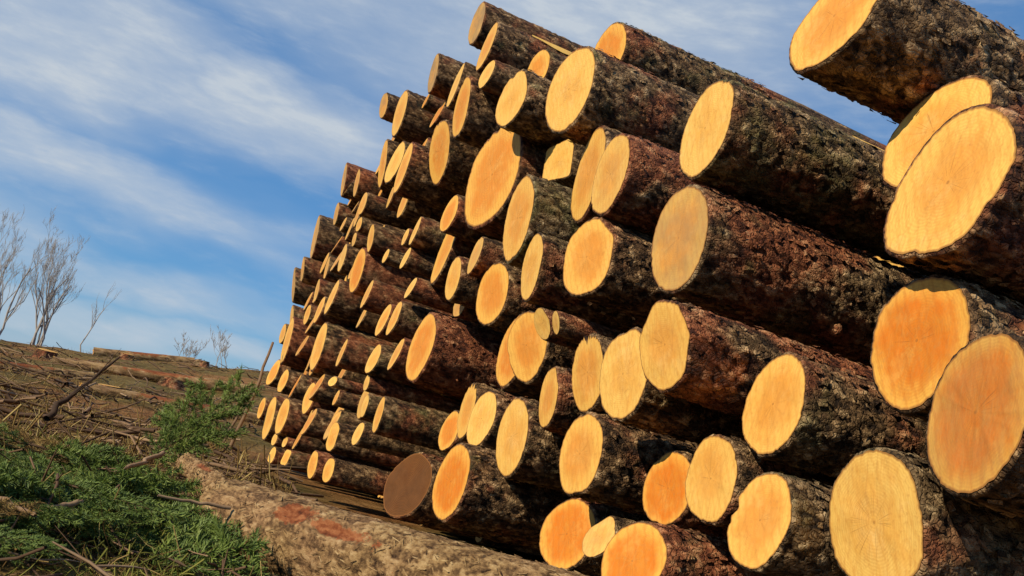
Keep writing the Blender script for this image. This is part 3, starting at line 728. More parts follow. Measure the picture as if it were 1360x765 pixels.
def build_ground():
    rads = np.concatenate([[0.0], np.geomspace(0.4, 3000, 190)])
    na = 360
    th = np.linspace(-np.pi, np.pi, na, endpoint=False)
    X = rads[1:, None] * np.sin(th)[None]
    Y = rads[1:, None] * np.cos(th)[None]
    x = np.concatenate([[0], X.ravel()])
    y = np.concatenate([[0], Y.ravel()])
    z = terrain_height(x, y)
    v = np.stack([x, y, z], 1)
    nr = len(rads) - 1
    i = np.arange(nr - 1)[:, None] * na + 1
    j = np.arange(na)[None]
    j2 = (j + 1) % na
    q = np.stack([i + j, i + na + j, i + na + j2, i + j2], -1).reshape(-1, 4)
    me = mesh_from('ground', v, np.concatenate([q]), MAT_GROUND)
    o = link('ground', me)
    tag(o, 'brown cleared ground rising to a low ridge', None, None, 'structure')


build_ground()
CAM = np.array((0.0, 0.0, 0.55))


# ------------------------------------------------------------------ logs
def smoothstep(a, b, x):
    t = np.clip((x - a) / (b - a), 0, 1)
    return t * t * (3 - 2 * t)


def outline(seed, special=None):
    """radius multiplier of the cut outline as a function of the angle"""
    rg = np.random.default_rng(seed)
    ph = rg.uniform(0, 6.28, 6)
    am = rg.normal(0, 1, 6) * np.array((0.0, 0.022, 0.016, 0.010, 0.008, 0.006))

    chips = [(rg.uniform(0, 6.28), rg.uniform(0.05, 0.16), rg.uniform(0.01, 0.04)) for _ in range(3)]

    def f(th):
        v = 1 - sum(ca * np.exp(-((((th - cp + np.pi) % (2 * np.pi)) - np.pi) / cw) ** 2) for cp, cw, ca in chips) + sum(am[k] * np.cos((k + 1) * th + ph[k]) for k in range(6))
        if special:
            for kind, ang, width, amt in special:
                d = (th - ang + np.pi) % (2 * np.pi) - np.pi
                if kind == 'notch':
                    v = v - amt * np.exp(-(d / width) ** 2)
                elif kind == 'flat':
                    lim = amt / np.maximum(np.cos(d), 0.05)
                    v = np.where(np.cos(d) > 0.05, np.minimum(v, lim), v)
                elif kind == 'jag':
                    s = np.abs(((th * 9.0) % 1.0) - 0.5) * 2
                    v = v - amt * s * np.exp(-(d / width) ** 2)
        return v
    return f


def build_log(name, x0, y0, z0, r, a, b, wood, bark, seed, length, rpx, vis, label, group=None, special=None, cat='log', stub=False):
    rg = np.random.default_rng(seed)
    root = link(name, None, loc=(x0, y0, z0))
    root.empty_display_size = 0.1
    tag(root, label, cat, group)
    prof = outline(seed, special)
    ns = int(np.clip(2 * np.pi * rpx / 2.6, 18, 120))
    step = 2 * np.pi * r / ns
    fine = np.arange(0.012, vis, step * 1.15)
    coarse = np.linspace(vis, length, max(4, int((length - vis) / 0.25)))
    s = np.concatenate([[0.0, 0.004], fine, coarse])
    th = np.linspace(0, 2 * np.pi, ns, endpoint=False)
    S, T = np.meshgrid(s, th, indexing='ij')
    shp = prof(T)
    blend = np.exp(-S / 0.22)
    taper = 1 - 0.018 * S
    wob = 0.012 * np.cos(2 * T + S * 1.3 + seed) + 0.012 * np.cos(T - 2.1 * S + seed * 1.7)
    R = r * taper * (1 + (shp - 1) * (0.25 + 0.75 * blend) + wob * (1 - blend))
    P3 = np.stack([S * 0.75, R * np.cos(T), R * np.sin(T)], -1).reshape(-1, 3) + seed * 3.17
    # bark plates
    sz = 0.028
    wp = np.stack([fbm(P3 * 22 + k * 9.1, seed + k, 2) for k in range(3)], 1)
    f1, f2, cr = worley(P3 / sz + wp * 1.6, seed)
    plate = np.clip((f2 - f1) * 2.6, 0, 1)
    big = fbm(P3 * np.array((4.0, 11.0, 11.0)), seed + 5, 3)
    amp = min(0.007, 0.045 * r)
    disp = ((plate - 0.6) * amp * 0.9 + (cr - 0.5) * amp + big * amp * 2.0).reshape(S.shape)
    ease = smoothstep(0, 0.03, S)
    R = R + disp * (0.35 + 0.65 * ease)
    R[0] *= 0.94 + 0.02 * vnoise(np.stack([np.cos(th) * 16, np.sin(th) * 16, 0 * th + seed], 1), seed)
    R[1:4] *= 1 + 0.008 * (vnoise(np.stack([np.cos(th) * 12, np.sin(th) * 12, 0 * th + seed], 1), seed + 3) - 0.5)
    Y = R * np.cos(T)
    Z = R * np.sin(T)
    tilt = (a * r * np.cos(T) * shp + b * r * np.sin(T) * shp) * np.clip(1 - S / 0.7, 0, 1)
    # slight bow of the trunk
    bow = 0.014 * np.sin(S * 1.1 + seed) * smoothstep(0, 1, S)
    V = np.stack([S + tilt, Y + bow, Z], -1).reshape(-1, 3)
    nr = len(s)
    i = np.arange(nr - 1)[:, None] * ns
    j = np.arange(ns)[None]
    j2 = (j + 1) % ns
    Q = np.stack([i + j, i + ns + j, i + ns + j2, i + j2], -1).reshape(-1, 4)
    cell = cr * 0.75 + 0.25 * plate
    # closed far end
    V = np.concatenate([V, [[length, 0, 0]]])
    cell = np.concatenate([cell, [0.5]])
    last = (nr - 1) * ns
    jj = np.arange(ns)
    cap = np.stack([last + jj, np.full(ns, len(V) - 1), last + (jj + 1) % ns, last + (jj + 1) % ns], -1)
    pl = Pile()
    pl.v, pl.f, pl.m, pl.c, pl.n = [V], [Q], [np.zeros(len(Q))], [cell], len(V)
    faces = [tuple(q) for q in cap[:, :3]]
    # loose bark flakes on the near logs
    if rpx > 26:
        nfl = int(np.clip(rpx * 18, 300, 2000))
        fs = rg.uniform(0.02, vis, nfl)
        ft = rg.uniform(0, 2 * np.pi, nfl)
        si = np.clip(np.searchsorted(s, fs), 1, nr - 1)
        ti = (ft / (2 * np.pi) * ns).astype(int) % ns
        base = V[si * ns + ti]
        rad_dir = np.stack([np.zeros(nfl), np.cos(ft), np.sin(ft)], 1)
        tan_dir = np.stack([np.zeros(nfl), -np.sin(ft), np.cos(ft)], 1)
        ax = np.tile((1.0, 0, 0), (nfl, 1))
        ro = rg.uniform(-0.7, 0.7, nfl)[:, None]
        e1 = ax * np.cos(ro) + tan_dir * np.sin(ro)
        e2 = -ax * np.sin(ro) + tan_dir * np.cos(ro)
        l1 = rg.uniform(0.006, 0.020, nfl)[:, None]
        l2 = rg.uniform(0.005, 0.013, nfl)[:, None]
        lift = rg.uniform(0.001, 0.009, (nfl, 4, 1))
        c4 = np.stack([base - e1 * l1 - e2 * l2 * 0.6, base + e1 * l1 * 0.8 - e2 * l2, base + e1 * l1 + e2 * l2 * 0.7, base - e1 * l1 * 0.7 + e2 * l2], 1)
        c4 = c4 + rad_dir[:, None] * (lift + 0.0005)
        pl.add(c4.reshape(-1, 3), np.arange(nfl * 4).reshape(-1, 4), 0, np.repeat(rg.uniform(0.1, 0.9, nfl), 4))
    V = np.concatenate(pl.v)
    Q = np.concatenate(pl.f)
    # cap triangles as degenerate-free quads: split through an inner ring
    inner = V[last:last + ns] * np.array((1, 0.3, 0.3)) + np.array((0.01, 0, 0))
    k0 = len(V)
    V = np.concatenate([V, inner])
    capq = np.stack([last + jj, k0 + jj, k0 + (jj + 1) % ns, last + (jj + 1) % ns], -1)
    Q = np.concatenate([Q, capq])
    me = mesh_from('bark', V, Q, MAT_BARK, {'cell': np.concatenate([np.concatenate(pl.c), np.full(ns, 0.4)])})
    link('bark', me, root, (*bark, 1))
    # cut face
    nrad = int(np.clip(rpx / 5, 4, 14))
    q = np.linspace(0, 1, nrad + 1)[1:] ** 0.8
    rim = np.stack([(tilt[0]), Y[0], Z[0]], -1)
    cf = np.concatenate([[[0, 0, 0]], (q[:, None, None] * rim[None]).reshape(-1, 3)])
    dent = fbm(cf * 16 + seed, seed, 3) * 0.010 + fbm(np.stack([cf[:, 0], cf[:, 1] * 60, cf[:, 2] * 9], 1) + seed, seed + 2, 2) * 0.004
    rr = np.concatenate([[0], np.repeat(q, ns)])
    cf[:, 0] += dent * (1 - rr ** 6) - 0.0015
    ii = np.arange(nrad - 1)[:, None] * ns + 1
    qf = np.stack([ii + j, ii + ns + j, ii + ns + j2, ii + j2], -1).reshape(-1, 4)
    fl = [tuple(t) for t in qf] + [(0, 1 + k, 1 + (k + 1) % ns) for k in range(ns)]
    mf = mesh_from('cut_face', cf, fl, MAT_WOOD, {'rad': rr})
    link('cut_face', mf, root, (wood[0], wood[1], 0.94 if 'dull brown' in label else 0.0, 1))  # the dull brown end gets its shade from this dark mix
    if stub:
        for _ in range(stub):
            ss, tt = rg.uniform(0.25, vis * 0.8), rg.uniform(2.4, 4.4)
            rad_v = np.array((0, math.cos(tt), math.sin(tt)))
            c0 = np.array((ss, 0, 0)) + rad_v * r * 0.96
            pv, pf = tube([c0, c0 + rad_v * 0.018 + (0.004, 0, 0), c0 + rad_v * 0.026], [0.026, 0.019, 0.004], 10)
            sm = mesh_from('branch_stub', pv, pf, MAT_BARK, {'cell': np.full(len(pv), 0.8)})
            link('branch_stub', sm, root, (0.9, 0, 0.3, 1))
    return root


SPECIAL = {
    'white splintered notch': [('notch', 0.15, 0.16, 0.16), ('notch', -0.2, 0.08, 0.06)],
    'split-topped': [('jag', 1.5, 0.6, 0.16), ('notch', 1.35, 0.07, 0.2)],
    'jagged-topped': [('jag', 1.7, 0.8, 0.2)],
    'wide notched orange end': [('flat', 2.4, 0, 0.9)],
    'many-sided': [('flat', 2.5, 0, 0.9), ('flat', 1.6, 0, 0.93), ('flat', 3.3, 0, 0.92), ('flat', 0.6, 0, 0.93)],
    'shadow-cut corner': [('flat', 2.2, 0, 0.93)],
    'giant orange': [('notch', 1.4, 0.12, 0.09), ('jag', 0.9, 0.8, 0.04)],
    'square-looking': [('flat', 1.4, 0, 0.75), ('flat', -1.6, 0, 0.7), ('flat', 3.1, 0, 0.85), ('flat', 0, 0, 0.85)],
    'broken tan stub': [('jag', 1.0, 1.5, 0.25)],
    'small split log end': [('jag', 2.0, 2.0, 0.2), ('flat', 0.8, 0, 0.8)],
    'upright golden end': [('flat', 0, 0, 0.8), ('flat', 3.14, 0, 0.8)],
    'block-like end at the very': [('flat', 0, 0, 0.8), ('flat', 3.14, 0, 0.8), ('flat', 1.57, 0, 0.85), ('flat', -1.57, 0, 0.85)],
}
random.seed(4)
GROUP_LOGS = 'felled logs in the big stack'
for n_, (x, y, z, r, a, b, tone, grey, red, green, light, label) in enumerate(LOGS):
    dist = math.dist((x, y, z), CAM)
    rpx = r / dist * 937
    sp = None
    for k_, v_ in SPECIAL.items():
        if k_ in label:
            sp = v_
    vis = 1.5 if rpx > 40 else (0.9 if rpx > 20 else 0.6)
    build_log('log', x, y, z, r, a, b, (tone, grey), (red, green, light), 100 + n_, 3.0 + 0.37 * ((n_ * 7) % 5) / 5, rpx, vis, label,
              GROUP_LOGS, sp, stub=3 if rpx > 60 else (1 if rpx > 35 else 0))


def bare_strip(root, r, s0, s1, t0, t1, seed):
    """torn strip where the bark is scraped off and pale wood shows"""
    ns_, nt_ = 26, 9
    S, T = np.meshgrid(np.linspace(0, 1, ns_), np.linspace(-1, 1, nt_), indexing='ij')
    wd = np.sin(np.pi * np.clip(S, 0.02, 0.98)) ** 0.6 * (0.75 + 0.5 * vnoise(np.stack([S.ravel() * 9, T.ravel() * 0 + seed, T.ravel() * 0], 1), seed).reshape(S.shape))
    th_ = (t0 + t1) / 2 + (t1 - t0) / 2 * T * wd
    s_ = s0 + (s1 - s0) * S
    R_ = r * (1 - 0.018 * s_) + 0.010 - 0.006 * np.abs(T)
    v = np.stack([s_, R_ * np.cos(th_), R_ * np.sin(th_)], -1).reshape(-1, 3)
    i = np.arange(ns_ - 1)[:, None] * nt_
    j = np.arange(nt_ - 1)[None]
    q = np.stack([i + j, i + nt_ + j, i + nt_ + j + 1, i + j + 1], -1).reshape(-1, 4)
    link('bare_wood_strip', mesh_from('bare_wood_strip', v, q, MAT_WOOD, {'rad': np.full(len(v), 0.9)}), root, (0.05, 0.1, 0, 1))


for o_ in [o for o in COL.objects if o.get('label')]:
    if 'bare wood strip on top' in o_['label'] and 'thin bright end' in o_['label']:
        bare_strip(o_, 0.114 * 1.6, 0.25, 0.95, 1.9, 2.5, 3)
    elif 'long mossy log' in o_['label']:
        bare_strip(o_, 0.108 * 1.6, 0.55, 0.75, 1.75, 2.0, 7)

for n_, (x, y, z, r) in enumerate(BACK_LOGS):
    dist = math.dist((x, y, z), CAM)
    front = x < 2.0
    build_log('log', x, y, z, r, random.uniform(0, .1), random.uniform(0, .3), (random.uniform(.3, .8), random.uniform(.1, .4)),
              (random.uniform(.1, .5), random.uniform(0, .4), random.uniform(0.05, .3)), 400 + n_, 2.6, min(14, r / dist * 937), 0.3,
              'slender log end tucked between the larger ones in the far left half of the stack' if front else
              'dark log set back deep in the shaded gaps between the stacked log ends',
              'slender logs in the far half of the stack' if front else 'logs set back in the gaps of the stack')


# ------------------------------------------------------------------ fallen logs in front of the stack
def fallen_log(name, A, B, r0, r1, seed, label, ns=120, step=0.011, patches=(), mat=None, plate_amp=0.0038, bark=None):
    A, B = np.array(A, float), np.array(B, float)
    L = np.linalg.norm(B - A)
    root = link(name, None, loc=tuple(A))
    d = Vector(B - A).normalized()
    root.rotation_euler = d.to_track_quat('X', 'Z').to_euler()
    tag(root, label, 'log')
    s = np.arange(0, L, step)
    th = np.linspace(0, 2 * np.pi, ns, endpoint=False)
    S, T = np.meshgrid(s, th, indexing='ij')
    R = r0 + (r1 - r0) * S / L
    P3 = np.stack([S * 0.8, R * np.cos(T), R * np.sin(T)], -1).reshape(-1, 3) + seed * 2.3
    f1, f2, cr = worley(P3 / 0.02 + np.stack([fbm(P3 * 22 + k * 9.1, seed + k, 2) for k in range(3)], 1) * 1.6, seed)
    plate = np.clip((f2 - f1) * 2.4, 0, 1)
    peel = np.zeros(len(P3))
    for (ps, pt, ws, wt, am) in patches:
        dth = (T - pt + np.pi) % (2 * np.pi) - np.pi
        peel = np.maximum(peel, (am * np.exp(-((S - ps) / ws) ** 2 - (dth / wt) ** 2)).ravel())
    rough = (plate - 0.5) * plate_amp * 0.7 + (cr - 0.5) * plate_amp * 0.8 + fbm(P3 * 20, seed, 4) * plate_amp * 0.7
    R = R + (rough * (1 - 0.75 * np.clip(peel * 1.4, 0, 1)) - np.clip(peel - 0.35, 0, 1) * 0.018).reshape(S.shape)
    R = R * (1 + 0.025 * np.cos(2 * T + 1.2 * S + seed) + 0.02 * np.cos(T + 2.6 * S))
    # torn end: the rim is ragged and pulled in
    rag = 0.05 * vnoise(np.stack([np.cos(T[0]) * 4, np.sin(T[0]) * 4, 0 * T[0] + seed], 1), seed) + 0.02 * vnoise(np.stack([T[0] * 9, 0 * T[0], 0 * T[0]], 1), seed)
    fade = np.clip(1 - S / 0.15, 0, 1)
    V = np.stack([S - rag[None] * fade, R * np.cos(T), R * np.sin(T)], -1).reshape(-1, 3)
    nr = len(s)
    i = np.arange(nr - 1)[:, None] * ns
    j = np.arange(ns)[None]
    j2 = (j + 1) % ns
    Q = np.stack([i + j, i + ns + j, i + ns + j2, i + j2], -1).reshape(-1, 4)
    cell = cr * 0.7 + 0.3 * plate
    if ns > 50:                                               # loose flakes and fibres on the near logs
        rgf = np.random.default_rng(seed)
        nfl = int(900 * L)
        pick = rgf.integers(0, (nr - 1) * ns, nfl)
        pick = pick[peel[pick] < 0.3]
        nfl = len(pick)
        base = V[pick]
        tt = T.ravel()[pick]
        out = np.stack([0 * tt, np.cos(tt), np.sin(tt)], 1)
        tg = np.stack([0 * tt, -np.sin(tt), np.cos(tt)], 1)
        ro = rgf.uniform(-0.9, 0.9, nfl)[:, None]
        e1 = np.array((1.0, 0, 0)) * np.cos(ro) + tg * np.sin(ro)
        e2 = -np.array((1.0, 0, 0)) * np.sin(ro) + tg * np.cos(ro)
        l1 = rgf.uniform(0.006, 0.022, nfl)[:, None]
        l2 = rgf.uniform(0.0008, 0.003, nfl)[:, None]
        up = rgf.uniform(0.0003, 0.004, (nfl, 4, 1))
        c4 = np.stack([base - e1 * l1 - e2 * l2, base + e1 * l1 - e2 * l2 * 0.5, base + e1 * l1 * 0.8 + e2 * l2, base - e1 * l1 * 0.8 + e2 * l2 * 0.7], 1) + out[:, None] * up
        Q = np.concatenate([Q, len(V) + np.arange(nfl * 4).reshape(-1, 4)])
        cell = np.concatenate([cell, np.repeat(rgf.uniform(0, 1, nfl), 4)])
        peel = np.concatenate([peel, np.zeros(nfl * 4)])
        Vb = np.concatenate([V, c4.reshape(-1, 3)])
    else:
        Vb = V
    me = mesh_from('bark', Vb, Q, mat or MAT_PALE, {'cell': cell, 'peel': peel})
    link('bark', me, root, bark or (0.4, 0.2, 0.8, 1))
    for end, row in (('torn', V[:ns]), ('cut', V[-ns:])):
        q = np.array((0.25, 0.5, 0.75, 1.0))
        cen = row.mean(0)
        cf = np.concatenate([[cen], (cen + q[:, None, None] * (row - cen)[None]).reshape(-1, 3)])
        sg = 1 if end == 'torn' else -1
        cf[:, 0] += sg * 0.002
        if end == 'torn':
            cf[:-ns, 0] += 0.05 * (vnoise(cf[:-ns] * 28, seed) - 0.3)
        rr = np.concatenate([[0], np.repeat(q, ns)])
        ii = np.arange(3)[:, None] * ns + 1
        qf = np.stack([ii + j, ii + ns + j, ii + ns + j2, ii + j2], -1).reshape(-1, 4)
        fl = [tuple(t) for t in qf] + [(0, 1 + k, 1 + (k + 1) % ns) for k in range(ns)]
        mf = mesh_from('cut_face', cf, fl, MAT_WOOD, {'rad': rr})
        link('broken_end' if end == 'torn' else 'cut_face', mf, root, (0.5, 0.4, 0, 1))
    return root


fallen_log('log', (0.52, 3.34, 0.148), (1.76, 1.20, 0.195), 0.130, 0.180, 31,
           'thick pale-barked log with rust-red peeled patch lying on the ground before the stack', patches=[
               (0.60, 2.5, 0.15, 0.24, 1.0), (0.40, 2.4, 0.10, 0.40, 0.85), (1.3, 1.15, 0.3, 0.12, 0.6), (1.9, 1.2, 0.25, 0.10, 0.5)])
fallen_log('log', (0.48, 5.0, 0.16), (0.62, 3.85, 0.12), 0.045, 0.075, 47,
           'thin knobbly pale log lying behind the thick fallen log among the brash', ns=60, step=0.012,
           patches=[(0.4, 2.0, 0.2, 0.4, 0.7)], plate_amp=0.012)


# ------------------------------------------------------------------ spruce boughs, sticks and brash
def needles(rg, P, D, n_each, ln=0.026, wd=0.0022):
    """needle blades on twig points P with twig direction D"""
    n = len(P) * n_each
    p = np.repeat(P, n_each, 0) + rg.normal(0, 0.002, (n, 3))
    d = np.repeat(D, n_each, 0)
    rnd = rg.normal(size=(n, 3))
    rnd -= (rnd * d).sum(1)[:, None] * d
    rnd /= np.linalg.norm(rnd, axis=1)[:, None] + 1e-9
    nd = d * rg.uniform(0.35, 0.8, (n, 1)) + rnd * rg.uniform(0.6, 1.0, (n, 1))
    nd /= np.linalg.norm(nd, axis=1)[:, None]
    sd = np.cross(nd, rg.normal(size=(n, 3)))
    sd /= np.linalg.norm(sd, axis=1)[:, None] + 1e-9
    l = ln * rg.uniform(0.7, 1.2, (n, 1))
    v = np.stack([p - sd * wd, p + sd * wd, p + nd * l + sd * wd * 0.3, p + nd * l - sd * wd * 0.3], 1).reshape(-1, 3)
    return v, np.arange(n * 4).reshape(-1, 4), np.repeat(np.repeat(rg.uniform(0.0, 1.0, len(P)), n_each) * 0.5 + rg.uniform(0, 0.5, n), 4)


def bough(seed, L=0.8, sides=11, dens=7):
    """one spruce bough along +X, drooping a little: returns Pile with stem (0) and needles (1)"""
    rg = np.random.default_rng(seed)
    pl = Pile()
    t = np.linspace(0, 1, 9)
    bend = rg.normal(0, 0.12, 2)
    stem = np.stack([t * L, bend[0] * L * t ** 2, bend[1] * L * t ** 2 - 0.10 * L * t ** 2], 1)
    v, f = tube(stem, 0.009 * (1 - 0.85 * t) * L / 0.8, 5)
    pl.add(v, f, 0, 0.3)
    tw = []
    for k in range(sides):
        u = 0.12 + 0.86 * k / sides
        for sgn in (-1, 1):
            c = np.array([np.interp(u + rg.uniform(-.03, .03), t, stem[:, q]) for q in range(3)])
            l = L * (0.40 * (1 - u) + 0.10) * rg.uniform(0.7, 1.15)
            ang = sgn * rg.uniform(0.7, 1.05)
            d0 = np.array((math.cos(ang), math.sin(ang), rg.normal(0, 0.18)))
            q = np.linspace(0, 1, 6)
            pth = c + d0 * (q * l)[:, None] + np.array((0, 0, -0.25 * l)) * (q ** 2)[:, None] + np.array((0.25 * l, 0, 0)) * (q ** 2)[:, None]
            v, f = tube(pth, 0.0032 * (1 - 0.7 * q), 4)
            pl.add(v, f, 0, 0.4)
            tw.append(pth)
            for m in range(int(3 * l / 0.12)):                 # side twigs
                uu = rg.uniform(0.25, 0.9)
                cc = np.array([np.interp(uu, q, pth[:, z]) for z in range(3)])
                a2 = ang + rg.choice((-1, 1)) * rg.uniform(0.5, 0.9)
                l2 = rg.uniform(0.04, 0.10)
                d2 = np.array((math.cos(a2), math.sin(a2), rg.normal(-0.1, 0.2)))
                tw.append(cc + d2 * (q * l2)[:, None])
    tw.append(stem[4:])
    for pth in tw:
        n = max(4, int(np.linalg.norm(pth[-1] - pth[0]) / 0.007))
        q = np.linspace(0, 1, n)
        P = np.stack([np.interp(q, np.linspace(0, 1, len(pth)), pth[:, z]) for z in range(3)], 1)
        D = np.gradient(P, axis=0)
        D /= np.linalg.norm(D, axis=1)[:, None] + 1e-9
        v, f, c = needles(rg, P, D, dens)
        pl.add(v, f, 1, c * 0.6 + rg.uniform(0, 0.4))
    return pl


def rotmat(rx, ry, rz):
    cx, sx, cy, sy, cz, sz = math.cos(rx), math.sin(rx), math.cos(ry), math.sin(ry), math.cos(rz), math.sin(rz)
    return (np.array(((cz, -sz, 0), (sz, cz, 0), (0, 0, 1))) @ np.array(((cy, 0, sy), (0, 1, 0), (-sy, 0, cy))) @ np.array(((1, 0, 0), (0, cx, -sx), (0, sx, cx))))


def near_fallen(x, y, pad=0.24):
    """distance test against the thick fallen log"""
    a = np.array((0.46, 3.46))
    b = np.array((1.76, 1.20))
    t = np.clip(((x - a[0]) * (b[0] - a[0]) + (y - a[1]) * (b[1] - a[1])) / ((b - a) ** 2).sum(), 0, 1)
    return np.hypot(x - a[0] - t * (b[0] - a[0]), y - a[1] - t * (b[1] - a[1])) < pad


rg = np.random.default_rng(77)
PROTO = [bough(900 + k, L, sd, 5) for k, (L, sd) in enumerate(((0.55, 8), (0.7, 9), (0.45, 7), (0.8, 10)))]


def merged(p):
    return np.concatenate(p.v), np.concatenate(p.f), np.concatenate(p.m), np.concatenate(p.c)


PROTO_A = [merged(p) for p in PROTO]
heap_v, heap_f, heap_m, heap_c, nv = [], [], [], [], 0
tries = 0
spots = []
while len(spots) < 150:
    tries += 1
    x, y = rg.uniform(-1.5, 0.9), rg.uniform(2.2, 5.6)
    green = 1.0 * math.exp(-(((x + 0.05) / 0.55) ** 2 + ((y - 3.6) / 0.75) ** 2)) + 0.7 * math.exp(-(((x + 0.35) / 0.4) ** 2 + ((y - 3.0) / 0.8) ** 2))
    green -= 0.75 * math.exp(-(((x - 0.22) / 0.22) ** 2 + ((y - 3.0) / 0.45) ** 2))
    if rg.uniform() < green and not near_fallen(x, y, 0.27) and x < 0.32 + 0.03 * y:
        spots.append((x, y))
spots += [(0.24, 3.22), (0.34, 3.02), (0.16, 3.45), (0.42, 2.86), (0.30, 3.3)]
for (x, y) in spots:
    v, f, m, c = PROTO_A[rg.integers(4)]
    z = float(terrain_height([x], [y])[0])
    rzz = rg.uniform(0, 6.28)
    M = rotmat(rg.normal(0, 0.3), rg.normal(0.0, 0.12), rzz) * rg.uniform(0.5, 0.9)
    q = (v @ M.T) * np.array((1, 1, 0.6)) + np.array((x, y, z + rg.uniform(0.02, 0.09)))
    q = q - np.array((0.2 * math.cos(rzz), 0.2 * math.sin(rzz), 0))
    heap_v.append(q)
    heap_f.append(f + nv)
    heap_m.append(np.where(m == 1, 2, m) if rg.uniform() < 0.28 else m)
    heap_c.append(c)
    nv += len(v)
me = mesh_from('spruce_brash', np.concatenate(heap_v), np.concatenate(heap_f), [MAT_TWIG, MAT_NEEDLE, MAT_DRY], {'cell': np.concatenate(heap_c)}, False, np.concatenate(heap_m))
tag(link('spruce_brash', me), 'green spruce brash heaped on the ground at the lower left', 'brash', None, 'stuff')


def scatter_sticks(name, label, cat, n, xr, yr, lr, rr, mat, seed, tilt=0.25, lift=0.06, seg=4, cells=(0.1, 1.0), dens=None):
    rg = np.random.default_rng(seed)
    N = n * 8
    if yr[1] > 12:
        y = np.exp(rg.uniform(math.log(yr[0]), math.log(yr[1]), N))
        x = y * np.tan(rg.uniform(*xr, N))
    else:
        x, y = rg.uniform(*xr, N), rg.uniform(*yr, N)
    ok = ~near_fallen(x, y, 0.22) & ~((x > 1.5) & (y < 12.5))
    if dens is not None:
        ok &= rg.uniform(size=N) < dens(x, y)
    x, y = x[ok][:n], y[ok][:n]
    n = len(x)
    z = terrain_height(x, y) + rg.uniform(0, lift, n)
    l = rg.uniform(*lr, n)
    r = rg.uniform(*rr, n)
    a = rg.uniform(0, 6.28, n)
    d = np.stack([np.cos(a), np.sin(a), rg.normal(0, tilt, n)], 1)
    t = np.linspace(-0.5, 0.5, 4)
    pth = np.stack([x, y, z], 1)[:, None] + d[:, None] * (t[None, :, None] * l[:, None, None]) + rg.normal(0, 0.04, (n, 4, 3)) * l[:, None, None]
    e1 = np.cross(d, np.array((0.3, 0.2, 1.0)))
    e1 /= np.linalg.norm(e1, axis=1)[:, None] + 1e-9
    e2 = np.cross(d, e1)
    e2 /= np.linalg.norm(e2, axis=1)[:, None] + 1e-9
    th = np.linspace(0, 2 * np.pi, seg, endpoint=False)
    off = np.cos(th)[None, :, None] * e1[:, None] + np.sin(th)[None, :, None] * e2[:, None]
    rad = r[:, None] * np.array((1, 0.9, 0.75, 0.35))[None]
    V = pth[:, :, None] + rad[:, :, None, None] * off[:, None]
    i = (np.arange(n) * 4 * seg)[:, None, None] + (np.arange(3) * seg)[None, :, None]
    jj = np.arange(seg)[None, None]
    j2 = (jj + 1) % seg
    F = np.stack([i + jj, i + j2, i + seg + j2, i + seg + jj], -1).reshape(-1, 4)
    o = link(name, mesh_from(name, V.reshape(-1, 3), F, mat, {'cell': np.repeat(rg.uniform(*cells, n), 4 * seg)}))
    tag(o, label, cat, None, 'stuff')
    return o


scatter_sticks('twig_litter', 'brown dead twigs tangled through the brash heap', 'twigs', 1500, (-1.6, 1.1), (2.0, 7.0), (0.08, 0.45), (0.0018, 0.006), MAT_TWIG, 5, lift=0.07)
scatter_sticks('dry_grass', 'straw-coloured dry grass and needles on the brash', 'dry grass', 1500, (-1.6, 1.1), (2.0, 8.0), (0.05, 0.16), (0.0010, 0.0022), MAT_DRY, 6, tilt=0.7, lift=0.06, seg=3,
               dens=lambda x, y: 0.15 + np.exp(-(((x - 0.22) / 0.35) ** 2 + ((y - 3.0) / 0.6) ** 2)) + 0.8 * np.exp(-(((x + 0.35) / 0.5) ** 2 + ((y - 5.9) / 0.9) ** 2)))
scatter_sticks('moss_tufts', 'yellow-green moss and grass tufts by the fallen log', 'moss', 4500, (-0.7, 0.6), (2.3, 6.6), (0.025, 0.08), (0.0016, 0.0036), MAT_MOSS, 8, tilt=0.9, lift=0.05, seg=3,
               dens=lambda x, y: 0.05 + 0.7 * np.exp(-(((x - 0.25) / 0.28) ** 2 + ((y - 3.1) / 0.5) ** 2)) + np.exp(-(((x + 0.35) / 0.4) ** 2 + ((y - 5.8) / 0.6) ** 2)))
scatter_sticks('field_debris', 'broken branches and chips strewn over the cleared field', 'debris', 1300, (-0.35, 0.2), (6.5, 42), (0.12, 0.9), (0.004, 0.02), MAT_TWIG, 9, tilt=0.18, lift=0.10)
scatter_sticks('field_grass', 'dry grass tufts over the cleared field', 'grass', 6000, (-0.35, 0.2), (5.0, 36), (0.06, 0.22), (0.002, 0.006), MAT_DRY, 10, tilt=1.0, lift=0.06, seg=3)


